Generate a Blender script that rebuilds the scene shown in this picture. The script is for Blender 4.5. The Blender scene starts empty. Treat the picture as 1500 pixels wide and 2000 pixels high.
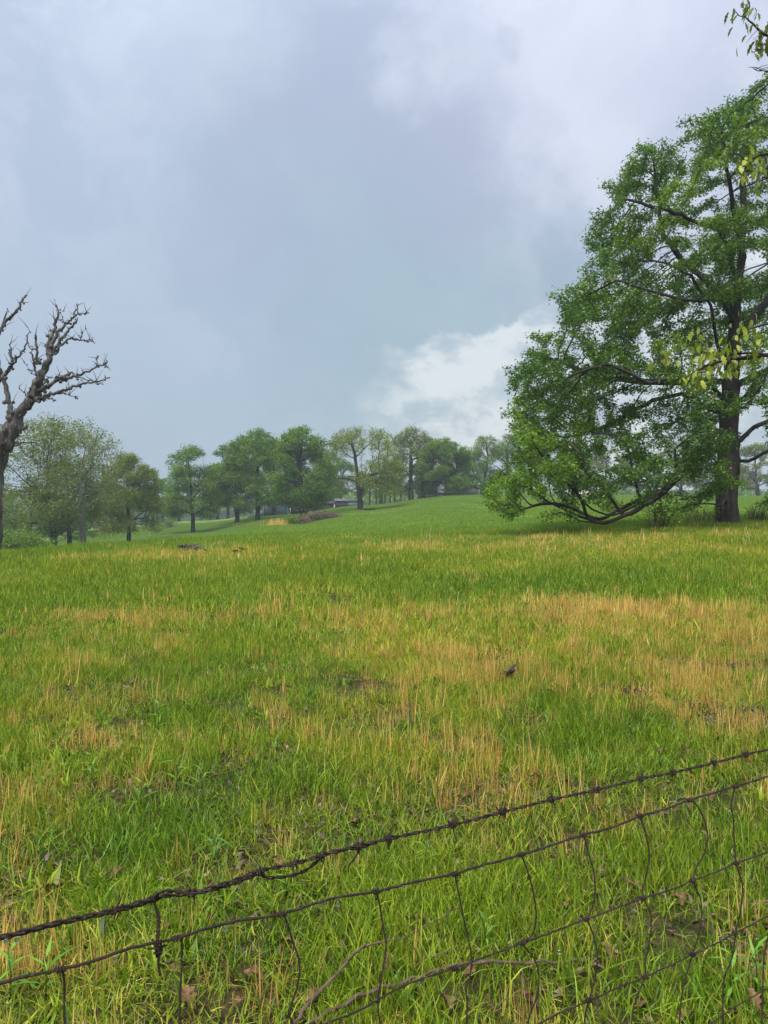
import bpy, math, random
import numpy as np
from mathutils import Vector, Euler

random.seed(11)
RNG = np.random.default_rng(11)
F = 1472.0            # focal length in photograph pixels (1500 wide)
CAMZ = 1.6
S = bpy.context.scene
COL = S.collection

# ------------------------------------------------------------------ camera
cd = bpy.data.cameras.new('camera'); cam = bpy.data.objects.new('camera', cd); COL.objects.link(cam)
cam.location = (0, 0, CAMZ); cam.rotation_euler = (math.radians(90), 0, 0)
cd.sensor_fit = 'HORIZONTAL'; cd.sensor_width = 36; cd.lens = 36 * F / 1500
cd.clip_start = 0.05; cd.clip_end = 6000
S.camera = cam

# ------------------------------------------------------------------ light and exposure
SUN_EL, SUN_AZ = 62, -150        # high, veiled sun behind the camera
S.view_settings.view_transform = 'Standard'; S.view_settings.look = 'None'
S.view_settings.gamma = 1; S.view_settings.use_curve_mapping = False
S.view_settings.exposure = 1.2
S.render.engine = 'CYCLES'
S.cycles.max_bounces = 6; S.cycles.diffuse_bounces = 3; S.cycles.transmission_bounces = 4
S.cycles.volume_bounces = 0; S.cycles.transparent_max_bounces = 8
S.cycles.use_denoising = True

sl = bpy.data.lights.new('sun', 'SUN'); sl.energy = 1.5; sl.angle = math.radians(20); sl.color = (1, .96, .9)
sun = bpy.data.objects.new('sun', sl); COL.objects.link(sun)
_el, _az = math.radians(SUN_EL), math.radians(SUN_AZ)
_d = Vector((math.sin(_az) * math.cos(_el), math.cos(_az) * math.cos(_el), math.sin(_el)))
sun.rotation_euler = _d.to_track_quat('Z', 'Y').to_euler()


class NT:
    """tiny node-tree helper"""
    def __init__(s, tree):
        s.t = tree; s.n = tree.nodes; s.l = tree.links
    def new(s, kind, **kw):
        nd = s.n.new(kind)
        for k, v in kw.items(): setattr(nd, k, v)
        return nd
    def inp(s, nd, key, val):
        sock = nd.inputs[key]
        if hasattr(val, 'is_output') or isinstance(val, bpy.types.NodeSocket): s.l.new(val, sock)
        else: sock.default_value = val
    def math(s, op, a, b=None, c=None, clamp=False):
        nd = s.new('ShaderNodeMath', operation=op); nd.use_clamp = clamp
        s.inp(nd, 0, a)
        if b is not None: s.inp(nd, 1, b)
        if c is not None: s.inp(nd, 2, c)
        return nd.outputs[0]
    def vmath(s, op, a, b=None, out=0):
        nd = s.new('ShaderNodeVectorMath', operation=op)
        s.inp(nd, 0, a)
        if b is not None:
            s.inp(nd, 'Scale' if op == 'SCALE' else 1, b)
        return nd.outputs[out]
    def noise(s, vec, scale, detail=3, rough=.5, dist=0, color=False):
        nd = s.new('ShaderNodeTexNoise')
        if vec is not None: s.inp(nd, 'Vector', vec)
        s.inp(nd, 'Scale', scale); s.inp(nd, 'Detail', detail); s.inp(nd, 'Roughness', rough); s.inp(nd, 'Distortion', dist)
        return nd.outputs['Color' if color else 'Fac']
    def mapr(s, v, a, b, c=0., d=1., smooth=True):
        nd = s.new('ShaderNodeMapRange'); nd.interpolation_type = 'SMOOTHSTEP' if smooth else 'LINEAR'
        s.inp(nd, 'Value', v)
        for k, q in zip(('From Min', 'From Max', 'To Min', 'To Max'), (a, b, c, d)): s.inp(nd, k, q)
        return nd.outputs[0]
    def mix(s, f, a, b, blend='MIX'):
        nd = s.new('ShaderNodeMix', data_type='RGBA', blend_type=blend)
        s.inp(nd, 'Factor', f)
        for k, v in ((6, a), (7, b)):
            if isinstance(v, tuple): v = (*v[:3], 1)
            s.inp(nd, k, v)
        return nd.outputs[2]


def world():
    w = bpy.data.worlds.new('World'); S.world = w; w.use_nodes = True
    w.node_tree.nodes.clear(); N = NT(w.node_tree)
    out = N.new('ShaderNodeOutputWorld')
    sky = N.new('ShaderNodeTexSky', sky_type='NISHITA'); sky.sun_disc = False
    sky.sun_elevation = _el; sky.sun_rotation = math.radians(SUN_AZ); sky.air_density = 1.5; sky.dust_density = 3
    b1 = N.new('ShaderNodeBackground'); N.inp(b1, 0, sky.outputs[0]); N.inp(b1, 1, .1)
    d = N.new('ShaderNodeTexCoord').outputs['Generated']
    sep = N.new('ShaderNodeSeparateXYZ'); N.inp(sep, 0, d)
    z = N.math('MAXIMUM', sep.outputs[2], 0.)
    # overcast cloud deck: stretched noise with soft masses
    warp = N.vmath('SCALE', N.vmath('SUBTRACT', N.noise(d, 2.2, 4, .55, color=True), (.5, .5, .5)), .34)
    dw = N.vmath('ADD', d, warp)
    big = N.noise(dw, 3.1, 6, .55)
    mid = N.noise(N.vmath('ADD', dw, (3.1, 1.7, .4)), 6.5, 5, .55)
    base = N.mix(N.mapr(big, .40, .58), SKY['dark'], SKY['lav'])
    base = N.mix(N.mapr(mid, .47, .66, 0, .7), base, SKY['pale'])
    fine = N.noise(N.vmath('ADD', dw, (8, 2, 5)), 12, 7, .6)
    base = N.mix(N.math('MULTIPLY', N.mapr(fine, .5, .68, 0, .7), N.mapr(z, .1, .4)), base, SKY['pale'])
    base = N.mix(N.math('MULTIPLY', N.mapr(fine, .5, .32, 0, .65), N.mapr(z, .1, .4)), base, SKY['dark'])
    # nearer the horizon the deck turns to a smooth bluish rain grey
    base = N.mix(N.mapr(z, .34, .02, 0, .72), base, SKY['rain'])
    def blob(px, py, r0, r1, amt, wp=.10, stretch=1.0):
        c = Vector(((px - 750) / F, 1, (1000 - py) / F)).normalized()
        ww = N.vmath('SCALE', N.vmath('SUBTRACT', N.noise(d, 9, 5, .6, color=True), (.5, .5, .5)), wp)
        dd = N.vmath('SUBTRACT', N.vmath('ADD', d, ww), tuple(c))
        dd = N.vmath('MULTIPLY', dd, (1, 1, stretch))
        return N.mapr(N.vmath('LENGTH', dd, out=1), r1, r0, 0, amt)
    for a in SKYBLOBS:
        base = N.mix(blob(*a[:6]), base, a[6])
    # big cumulus above the wood line, billowed
    low = N.vmath('SCALE', N.vmath('SUBTRACT', N.noise(N.vmath('ADD', d, (5, 2, 1)), 6.5, 7, .6, color=True), (.5, .5, .5)), .17)
    dl = N.vmath('ADD', d, low); sx = N.new('ShaderNodeSeparateXYZ'); N.inp(sx, 0, dl)
    cu = N.math('DIVIDE', sx.outputs[0], sx.outputs[1]); cv = N.math('DIVIDE', sx.outputs[2], sx.outputs[1])
    # bright bank: under a line that climbs to the right, from its ragged left end on
    topl = N.math('SUBTRACT', N.math('ADD', .222, N.math('MULTIPLY', cu, .24)), cv)
    lefl = N.math('SUBTRACT', cu, .02)
    bl = N.math('MULTIPLY', N.mapr(topl, -.003, .012), N.mapr(lefl, -.05, .03))
    bl = N.math('MULTIPLY', bl, N.mapr(sep.outputs[1], .0, .3))
    puff = N.noise(N.vmath('ADD', N.vmath('MULTIPLY', d, (1, 1, 1.5)), (2, 0, .3)), 15, 7, .62)
    bl = N.math('MULTIPLY', bl, N.mapr(puff, .34, .56, .45, .95))
    base = N.mix(bl, base, N.mix(N.mapr(puff, .38, .62), SKY['cum2'], SKY['cum1']))
    # overcast sky grows brighter towards the zenith (CIE overcast)
    gain = N.math('ADD', .96, N.math('MULTIPLY', N.math('POWER', z, 3.4), 2.1))
    base = N.vmath('SCALE', base, gain)
    b2 = N.new('ShaderNodeBackground'); N.inp(b2, 0, base); N.inp(b2, 1, SKYGAIN)
    m = N.new('ShaderNodeMixShader'); N.inp(m, 0, .92); N.l.new(b1.outputs[0], m.inputs[1]); N.l.new(b2.outputs[0], m.inputs[2])
    N.l.new(m.outputs[0], out.inputs[0])


SKYGAIN = 0.475
SKY = dict(dark=(.36, .43, .55), lav=(.455, .505, .63), pale=(.63, .68, .77), rain=(.35, .475, .55),
           cum1=(.72, .77, .80), cum2=(.50, .58, .65))
SKYBLOBS = [  # px, py, r0, r1, amount, warp, colour
    (300, 620, .1, .5, .55, .1, (.37, .50, .63)),
    (60, 250, .05, .45, .5, .1, (.48, .54, .68)),
    (650, 180, .04, .24, .85, .24, (.355, .405, .53)),
    (650, 420, .05, .3, .6, .16, (.37, .45, .57)),
    (850, 600, .05, .26, .7, .14, (.33, .46, .53)),
    (1250, 90, .02, .30, .8, .2, (.60, .63, .76)),
    (840, 140, .0, .07, .6, .2, (.62, .68, .76)),
    (1130, 310, .0, .13, .85, .2, (.66, .71, .82)),
    (380, 40, .0, .16, .5, .2, (.56, .63, .74)),
    (900, 330, .0, .17, .7, .24, (.39, .43, .57)),
]
world()

# ------------------------------------------------------------------ numeric helpers
def vnoise(x, y, seed=0):
    x = np.asarray(x, float); y = np.asarray(y, float)
    xi = np.floor(x).astype(np.int64); yi = np.floor(y).astype(np.int64)
    fx = x - xi; fy = y - yi; fx = fx * fx * (3 - 2 * fx); fy = fy * fy * (3 - 2 * fy)
    def h(a, b):
        n = (a * 374761393 + b * 668265263 + seed * 1274126177) & 0xffffffff
        n = ((n ^ (n >> 13)) * 1274126177) & 0xffffffff
        return ((n ^ (n >> 16)) & 0xffff) / 65535.
    return (h(xi, yi) * (1 - fx) + h(xi + 1, yi) * fx) * (1 - fy) + (h(xi, yi + 1) * (1 - fx) + h(xi + 1, yi + 1) * fx) * fy

def fbm(x, y, sc, seed=0, oct=3):
    v = 0; a = .5; t = 0
    for o in range(oct):
        v = v + a * vnoise(x * sc, y * sc, seed + o * 7); t += a; a *= .5; sc *= 2.03
    return v / t

COLX = np.array([-1500, 0, 200, 377, 560, 700, 900, 1150, 1420, 3000.])
ROWY = np.array([0, 5, 10, 20, 30, 45, 90, 125, 150, 200, 400, 1500, 5000.])
HT = np.array([
    [0, 0, 0, 0, 0, 0, 0, 0, 0, 0],
    [0, 0, 0, 0, 0, 0, 0, 0, 0, 0],
    [0, 0, 0, 0, .03, .05, .08, .1, .1, .1],
    [0, .03, .05, .1, .15, .2, .25, .35, .42, .5],
    [-.3, -.05, .15, .34, .48, .48, .54, .83, .99, 1.2],
    [-1.5, -1.2, -.5, -.11, .29, .44, .74, 1.14, 1.35, 1.7],
    [-4.5, -3.4, -2.5, -1.46, 0, 1.0, 2.2, 2.5, 2.5, 3.],
    [-6, -5.2, -3.3, -1.97, .58, 1.94, 3.8, 3.8, 3.6, 4.],
    [-7.5, -6.5, -3., -1.25, 1.0, 2.7, 4.86, 4.86, 4.66, 5.],
    [-8, -7, -2.5, -.85, 1.06, 2.8, 5.0, 5.0, 4.8, 5.],
    [-12, -11, -10, -8, -6, -4, -1, 0, 0, 0],
    [-14, -14, -14, -14, -14, -12, -10, -8, -8, -8],
    [-14] * 10])

def H(X, Y):
    X = np.asarray(X, float); Y = np.asarray(Y, float)
    Yc = np.clip(Y, 0, 5000)
    px = np.clip(750 + F * X / np.maximum(Yc, 6.), COLX[0], COLX[-1])
    r = np.clip(np.searchsorted(ROWY, Yc, side='right') - 1, 0, len(ROWY) - 2)
    t = (Yc - ROWY[r]) / (ROWY[r + 1] - ROWY[r])
    c = np.clip(np.searchsorted(COLX, px, side='right') - 1, 0, len(COLX) - 2)
    s = (px - COLX[c]) / (COLX[c + 1] - COLX[c]); s = s * s * (3 - 2 * s)
    def row(k):
        k = np.clip(k, 0, len(ROWY) - 1)
        return HT[k, c] * (1 - s) + HT[k, c + 1] * s
    p1, p2 = row(r), row(r + 1); p0, p3 = row(r - 1), row(r + 2)
    y0 = ROWY[np.clip(r - 1, 0, 99)]; y3 = ROWY[np.clip(r + 2, 0, len(ROWY) - 1)]
    dy = ROWY[r + 1] - ROWY[r]
    m1 = (p2 - p0) / np.maximum(ROWY[r + 1] - y0, 1e-6) * dy; m2 = (p3 - p1) / np.maximum(y3 - ROWY[r], 1e-6) * dy
    t2, t3 = t * t, t * t * t
    h = (2 * t3 - 3 * t2 + 1) * p1 + (t3 - 2 * t2 + t) * m1 + (-2 * t3 + 3 * t2) * p2 + (t3 - t2) * m2
    bump = (fbm(X, Y, .9, 3) - .5) * .07 + (fbm(X, Y, .12, 9, 2) - .5) * .16 * np.clip(Y / 25, 0, 1)
    return h + bump

def gz(x, y): return float(H(np.array([x]), np.array([y]))[0])
def P(px, py, Y): return Vector(((px - 750) / F * Y, Y, CAMZ + (1000 - py) / F * Y))
def XP(px, Y): return (px - 750) / F * Y

# ------------------------------------------------------------------ objects
def mesh_np(name, V, quads=None, tris=None, mat=None, attrs=None, smooth=False):
    me = bpy.data.meshes.new(name)
    V = np.asarray(V, np.float32).reshape(-1, 3)
    parts = []; sizes = []
    if quads is not None and len(quads): q = np.asarray(quads, np.int32); parts.append(q.ravel()); sizes.append(np.full(len(q), 4))
    if tris is not None and len(tris): t = np.asarray(tris, np.int32); parts.append(t.ravel()); sizes.append(np.full(len(t), 3))
    li = np.concatenate(parts); sz = np.concatenate(sizes)
    me.vertices.add(len(V)); me.vertices.foreach_set('co', V.ravel())
    me.loops.add(len(li)); me.loops.foreach_set('vertex_index', li)
    me.polygons.add(len(sz)); st = np.concatenate([[0], np.cumsum(sz)[:-1]]).astype(np.int32)
    me.polygons.foreach_set('loop_start', st)
    if smooth: me.polygons.foreach_set('use_smooth', np.ones(len(sz), bool))
    for k, a in (attrs or {}).items():
        at = me.attributes.new(k, 'FLOAT', 'POINT'); at.data.foreach_set('value', np.asarray(a, np.float32))
    me.update(calc_edges=True)
    if mat: me.materials.append(mat)
    return me

def obj(name, me, parent=None, loc=None, rot=None):
    o = bpy.data.objects.new(name, me); COL.objects.link(o)
    if loc is not None: o.location = loc
    if rot is not None: o.rotation_euler = rot
    if parent is not None: o.parent = parent
    return o

def tag(o, label=None, cat=None, group=None, kind=None):
    if label: o['label'] = label
    if cat: o['category'] = cat
    if group: o['group'] = group
    if kind: o['kind'] = kind
    return o

def thing(name, label, cat, loc=(0, 0, 0), rz=0, group=None):
    o = obj(name, None, None, loc, (0, 0, rz)); o.empty_display_size = .2
    return tag(o, label, cat, group)

class MB:
    """collects boxes, tubes and polygons into one mesh"""
    def __init__(s): s.V = []; s.Q = []; s.T = []; s.n = 0
    def add(s, V, Q=(), T=()):
        V = np.asarray(V, float).reshape(-1, 3)
        if len(Q): s.Q.append(np.asarray(Q) + s.n)
        if len(T): s.T.append(np.asarray(T) + s.n)
        s.V.append(V); s.n += len(V)
    def box(s, c, size, rz=0):
        x, y, z = [q / 2 for q in size]
        v = np.array([(-x, -y, -z), (x, -y, -z), (x, y, -z), (-x, y, -z), (-x, -y, z), (x, -y, z), (x, y, z), (-x, y, z)])
        ca, sa = math.cos(rz), math.sin(rz)
        v = np.stack([v[:, 0] * ca - v[:, 1] * sa, v[:, 0] * sa + v[:, 1] * ca, v[:, 2]], 1) + np.array(c)
        s.add(v, [(0, 3, 2, 1), (4, 5, 6, 7), (0, 1, 5, 4), (1, 2, 6, 5), (2, 3, 7, 6), (3, 0, 4, 7)])
    def tube(s, pts, rad, n=6, cap=True, rough=0, rseed=0):
        P_ = np.asarray(pts, float); m = len(P_)
        R = np.broadcast_to(np.asarray(rad, float), (m,))
        T = np.gradient(P_, axis=0); T /= np.linalg.norm(T, axis=1)[:, None] + 1e-9
        up = np.array([0, 0, 1.]) if abs(T[0, 2]) < .9 else np.array([1., 0, 0])
        a = np.linspace(0, 2 * np.pi, n, endpoint=False); V = []
        u = np.cross(up, T[0]); u /= np.linalg.norm(u)
        for i in range(m):
            u = u - T[i] * np.dot(u, T[i]); u /= np.linalg.norm(u) + 1e-9
            w = np.cross(T[i], u)
            rr = R[i] * (1 + (rough * (vnoise(a * 1.3 + rseed, np.full(n, i * .5), 5) - .5) * 2 if rough else 0))
            V.append(P_[i] + (np.cos(a) * rr)[:, None] * u + (np.sin(a) * rr)[:, None] * w)
        V = np.concatenate(V)
        i = np.arange(m - 1)[:, None] * n; j = np.arange(n)[None, :]; k = (j + 1) % n
        Q = np.stack([i + j, i + k, i + n + k, i + n + j], -1).reshape(-1, 4)
        Tt = []
        if cap:
            V = np.concatenate([V, P_[:1], P_[-1:]]); b = m * n
            Tt = [(b, (q + 1) % n, q) for q in range(n)] + [(b + 1, (m - 1) * n + q, (m - 1) * n + (q + 1) % n) for q in range(n)]
        s.add(V, Q, Tt)
    def poly(s, pts):
        s.add(pts, [(0, 1, 2, 3)] if len(pts) == 4 else [], [(0, 1, 2)] if len(pts) == 3 else [])
    def mesh(s, name, mat, smooth=False, attrs=None):
        return mesh_np(name, np.concatenate(s.V), np.concatenate(s.Q) if s.Q else None, np.concatenate(s.T) if s.T else None, mat, attrs, smooth)

# ------------------------------------------------------------------ materials
def newmat(name):
    m = bpy.data.materials.new(name); m.use_nodes = True; m.node_tree.nodes.clear()
    return m, NT(m.node_tree)

def leafmat(name, c0, c1, c2, trans=.35, inst=False, gloss=.04, zone=None, vary=.3):
    """leaf/blade: colour varies per leaf (rnd), per clump (tint) and a little across the place"""
    m, N = newmat(name)
    out = N.new('ShaderNodeOutputMaterial')
    a = N.new('ShaderNodeAttribute', attribute_name='rnd').outputs['Fac']
    if inst: t = N.new('ShaderNodeAttribute', attribute_name='tint', attribute_type='INSTANCER').outputs['Fac']
    else: t = N.new('ShaderNodeAttribute', attribute_name='tint').outputs['Fac']
    f = N.math('ADD', N.math('MULTIPLY', a, .45), N.math('MULTIPLY', t, .55))
    col = N.mix(N.mapr(f, .5, .85, smooth=False), N.mix(N.mapr(f, .1, .5, smooth=False), c0, c1), c2)
    if zone: col = zone(N, col)
    if vary: col = N.vmath('SCALE', col, N.math('ADD', 1 - vary, N.math('MULTIPLY', N.math('FRACT', N.math('MULTIPLY', a, 7.31)), 2 * vary)))
    df = N.new('ShaderNodeBsdfDiffuse'); N.inp(df, 0, col)
    tr = N.new('ShaderNodeBsdfTranslucent'); N.inp(tr, 0, N.mix(1., col, (1.0, 1.1, .55), 'MULTIPLY'))
    m1 = N.new('ShaderNodeMixShader'); N.inp(m1, 0, trans); N.l.new(df.outputs[0], m1.inputs[1]); N.l.new(tr.outputs[0], m1.inputs[2])
    g = N.new('ShaderNodeBsdfGlossy'); N.inp(g, 'Roughness', .45); N.inp(g, 0, (.9, .95, 1, 1))
    m2 = N.new('ShaderNodeMixShader'); N.inp(m2, 0, gloss); N.l.new(m1.outputs[0], m2.inputs[1]); N.l.new(g.outputs[0], m2.inputs[2])
    N.l.new(m2.outputs[0], out.inputs[0])
    return m

def solid(name, c0, c1, scale=6, rough=.8, bump=.4, bscale=30, stretch=(1, 1, 1), c2=None, spec=.3, coords='Object'):
    m, N = newmat(name)
    out = N.new('ShaderNodeOutputMaterial'); b = N.new('ShaderNodeBsdfPrincipled')
    v = N.new('ShaderNodeTexCoord').outputs[coords]; v = N.vmath('MULTIPLY', v, stretch)
    f = N.noise(v, scale, 6, .6)
    col = N.mix(N.mapr(f, .35, .65), c0, c1)
    if c2: col = N.mix(N.mapr(N.noise(v, scale * 3.3, 4, .6), .55, .68), col, c2)
    N.inp(b, 'Base Color', col); N.inp(b, 'Roughness', rough); N.inp(b, 'Specular IOR Level', spec)
    bp = N.new('ShaderNodeBump'); N.inp(bp, 'Strength', bump); N.inp(bp, 'Distance', .02 if bscale > 10 else .1)
    N.inp(bp, 'Height', N.noise(v, bscale, 5, .65)); N.l.new(bp.outputs[0], b.inputs['Normal'])
    N.l.new(b.outputs[0], out.inputs[0])
    return m

def field_zone(N, col):
    """the sward itself: deeper green and even on the far rise, yellower patches nearby"""
    p = N.new('ShaderNodeNewGeometry').outputs['Position']
    n1 = N.noise(p, .16, 4, .6)
    col = N.mix(N.mapr(n1, .42, .62, 0, .35), col, N.mix(1., col, (1.25, 1.08, .8), 'MULTIPLY'))
    n2 = N.noise(N.vmath('ADD', p, (40, 10, 0)), .55, 3, .6)
    return N.mix(N.mapr(n2, .5, .68, 0, .5), col, N.mix(1., col, (.66, .84, .9), 'MULTIPLY'))

M_grass = leafmat('grass_blades', (.070, .17, .010), (.215, .330, .017), (.47, .45, .045), .3, True, .02, field_zone, .5)
M_fargrass = leafmat('far_grass_blades', (.165, .285, .045), (.235, .355, .052), (.34, .42, .070), .36, True, .012, field_zone, .45)
M_straw = leafmat('straw', (.36, .20, .050), (.66, .42, .105), (.82, .59, .19), .2, True, .03, None, .4)
M_weed = leafmat('weed_leaf', (.09, .22, .02), (.15, .32, .025), (.22, .38, .04), .35, False, .03)
M_oak = leafmat('oak_leaf', (.060, .135, .008), (.13, .245, .014), (.27, .40, .024), .48, gloss=.03, vary=.35)
M_far_g = leafmat('far_leaf_green', (.095, .185, .018), (.16, .275, .026), (.25, .37, .038), .48, gloss=.02)
M_far_o = leafmat('far_leaf_olive', (.13, .155, .024), (.20, .245, .032), (.28, .34, .042), .48, gloss=.02)
M_far_y = leafmat('far_leaf_yellowgreen', (.15, .195, .026), (.24, .30, .038), (.35, .39, .055), .48, gloss=.02)
M_young = leafmat('young_leaf', (.18, .25, .025), (.31, .37, .04), (.48, .49, .06), .45)
M_bramble_leaf = leafmat('bramble_leaf', (.15, .105, .065), (.24, .17, .11), (.16, .22, .06), .3)
M_bark = solid('bark', (.022, .018, .015), (.065, .054, .044), 3, .9, 1., 14, (1, 1, .25))
M_barkfar = solid('bark_far', (.032, .028, .025), (.065, .056, .048), 2, .95, .5, 8, (1, 1, .3))
M_barkpale = solid('bark_pale', (.13, .12, .11), (.22, .20, .18), 2, .95, .5, 8, (1, 1, .3))
M_dead = solid('dead_wood', (.035, .025, .022), (.16, .145, .13), 2.6, .85, 1., 14, (1, 1, .4), (.27, .26, .24))
M_deadpeel = solid('bare_wood', (.42, .27, .17), (.20, .13, .10), 1.2, .8, .6, 9, (1.5, 1.5, .2), (.10, .07, .06))
M_rust = solid('rusty_wire', (.035, .020, .015), (.11, .055, .036), 40, .6, .9, 400, c2=(.17, .13, .11), spec=.5)
M_stick = solid('stick_bark', (.10, .060, .042), (.19, .125, .09), 30, .8, .6, 120)
M_deadleaf = solid('dead_leaf', (.12, .060, .028), (.31, .18, .085), 20, .8, .3, 80, c2=(.13, .06, .04))
M_redleaf = solid('dark_dead_leaf', (.09, .035, .025), (.17, .08, .05), 20, .8, .3, 80)
M_post = solid('weathered_post', (.12, .10, .085), (.22, .19, .16), 8, .9, .6, 60, (1, 1, .2))
m, N = newmat('water_drop')
_b = N.new('ShaderNodeBsdfPrincipled'); N.inp(_b, 'Transmission Weight', 1.); N.inp(_b, 'IOR', 1.33); N.inp(_b, 'Roughness', .02)
N.l.new(_b.outputs[0], N.new('ShaderNodeOutputMaterial').inputs[0]); M_drop = m

def ground_mat():
    m, N = newmat('ground')
    out = N.new('ShaderNodeOutputMaterial'); b = N.new('ShaderNodeBsdfPrincipled')
    p = N.new('ShaderNodeNewGeometry').outputs['Position']
    sp = N.new('ShaderNodeSeparateXYZ'); N.inp(sp, 0, p)
    near = N.mix(N.mapr(N.noise(p, 9, 6, .65), .35, .65), (.016, .011, .007), (.085, .058, .026))
    near = N.mix(N.mapr(N.noise(p, 28, 5, .7), .54, .66, 0, .7), near, (.22, .15, .07))
    near = N.mix(N.mapr(N.noise(p, 1.3, 5, .6), .4, .65, .0, .45), near, (.060, .105, .016))
    far = N.mix(N.mapr(N.noise(N.vmath('MULTIPLY', p, (1, .35, 1)), .35, 7, .65), .35, .66), (.115, .20, .040), (.165, .255, .052))
    far = N.mix(N.mapr(N.noise(N.vmath('MULTIPLY', p, (1, .5, 1)), .06, 4, .6), .52, .68, 0, .6), far, (.19, .25, .06))
    far = N.mix(N.mapr(N.noise(p, 3.5, 4, .7), .55, .75, 0, .35), far, (.06, .13, .03))
    col = N.mix(N.mapr(sp.outputs[1], 14, 34), near, far)
    N.inp(b, 'Base Color', col); N.inp(b, 'Roughness', .95); N.inp(b, 'Specular IOR Level', .1)
    bp = N.new('ShaderNodeBump'); N.inp(bp, 'Strength', .8); N.inp(bp, 'Distance', .03)
    N.inp(bp, 'Height', N.noise(p, 22, 6, .7)); N.l.new(bp.outputs[0], b.inputs['Normal'])
    N.l.new(b.outputs[0], out.inputs[0]); return m

# ------------------------------------------------------------------ ground sheet
def axis(fine, step, far, k=1.12):
    a = list(np.arange(0, fine, step)); s = step
    while a[-1] < far: s *= k; a.append(a[-1] + s)
    return a
ax = axis(8, .18, 4500, 1.03); xs = np.array([-v for v in ax[:0:-1]] + ax)
ys = np.array([-v for v in axis(2, .5, 60, 1.3)[:0:-1]] + axis(12, .18, 4500, 1.018))
XX, YY = np.meshgrid(xs, ys); ZZ = H(XX, YY)
nx, ny = len(xs), len(ys)
ii = np.arange(ny - 1)[:, None] * nx + np.arange(nx - 1)[None, :]
Qg = np.stack([ii, ii + 1, ii + nx + 1, ii + nx], -1).reshape(-1, 4)
ground = obj('ground', mesh_np('ground', np.stack([XX, YY, ZZ], -1), Qg, None, ground_mat(), smooth=True))
tag(ground, kind='structure')

# ------------------------------------------------------------------ trees
def grow(seeds, attract, D=.4, dk=.7, di=1e9, iters=200, trop=(0, 0, .05), maxn=9000, rng=RNG):
    """space colonisation from seed polylines: returns node positions and parents"""
    pos = []; par = []; sr = {}
    for pl in seeds:
        rad = None
        if isinstance(pl, tuple): pl, *rad = pl
        i0 = len(pos)
        pl = [np.asarray(q, float) for q in pl]
        if not pos: pos.append(pl[0]); par.append(-1); cur = 0
        else:
            A = np.array(pos); cur = int(np.argmin(((A - pl[0]) ** 2).sum(1)))
        for q in pl[1:]:
            st = pos[cur]; L = np.linalg.norm(q - st); k = max(1, int(round(L / D)))
            off = np.zeros(3)
            for i in range(1, k + 1):
                off = off * .6 + rng.normal(0, .045 * D, 3)
                pos.append(st + (q - st) * i / k + (off if i < k else 0)); par.append(cur); cur = len(pos) - 1
        if rad:
            m_ = len(pos) - i0
            for q_ in range(m_): sr[i0 + q_] = rad[0] + (rad[1] - rad[0]) * q_ / max(1, m_ - 1)
    grow.sr = sr
    A = np.asarray(attract, float); nP = np.array(pos)
    d2 = ((A[:, None] - nP[None]) ** 2).sum(2); near = d2.argmin(1); dist = np.sqrt(d2.min(1))
    trop = np.asarray(trop, float); used = {}
    for it in range(iters):
        if not len(A) or len(pos) > maxn: break
        act = dist < di
        if not act.any(): break
        v = A[act] - np.array(pos)[near[act]]; v /= np.linalg.norm(v, axis=1)[:, None] + 1e-9
        acc = {}
        ids, inv = np.unique(near[act], return_inverse=True)
        sm = np.zeros((len(ids), 3)); np.add.at(sm, inv, v)
        new = []
        for q, i in enumerate(ids):
            dvec = sm[q]; L = np.linalg.norm(dvec)
            if L < 1e-4: continue
            pd = pos[i] - pos[par[i]] if par[i] >= 0 else np.array([0, 0, 1.]); pd = pd / (np.linalg.norm(pd) + 1e-9)
            dvec = dvec / L + pd * .25 + trop + rng.normal(0, .18, 3); dvec /= np.linalg.norm(dvec)
            c = used.get(i, 0)
            if c >= 3: continue
            used[i] = c + 1
            new.append(pos[i] + dvec * D); par.append(int(i))
        if not new: break
        base = len(pos); pos += new; nw = np.array(new)
        dd = np.sqrt(((A[:, None] - nw[None]) ** 2).sum(2)); mi = dd.argmin(1); md = dd.min(1)
        upd = md < dist; near = np.where(upd, mi + base, near); dist = np.where(upd, md, dist)
        keep = dist > dk; A = A[keep]; near = near[keep]; dist = dist[keep]
    return np.array(pos), np.array(par)

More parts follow.
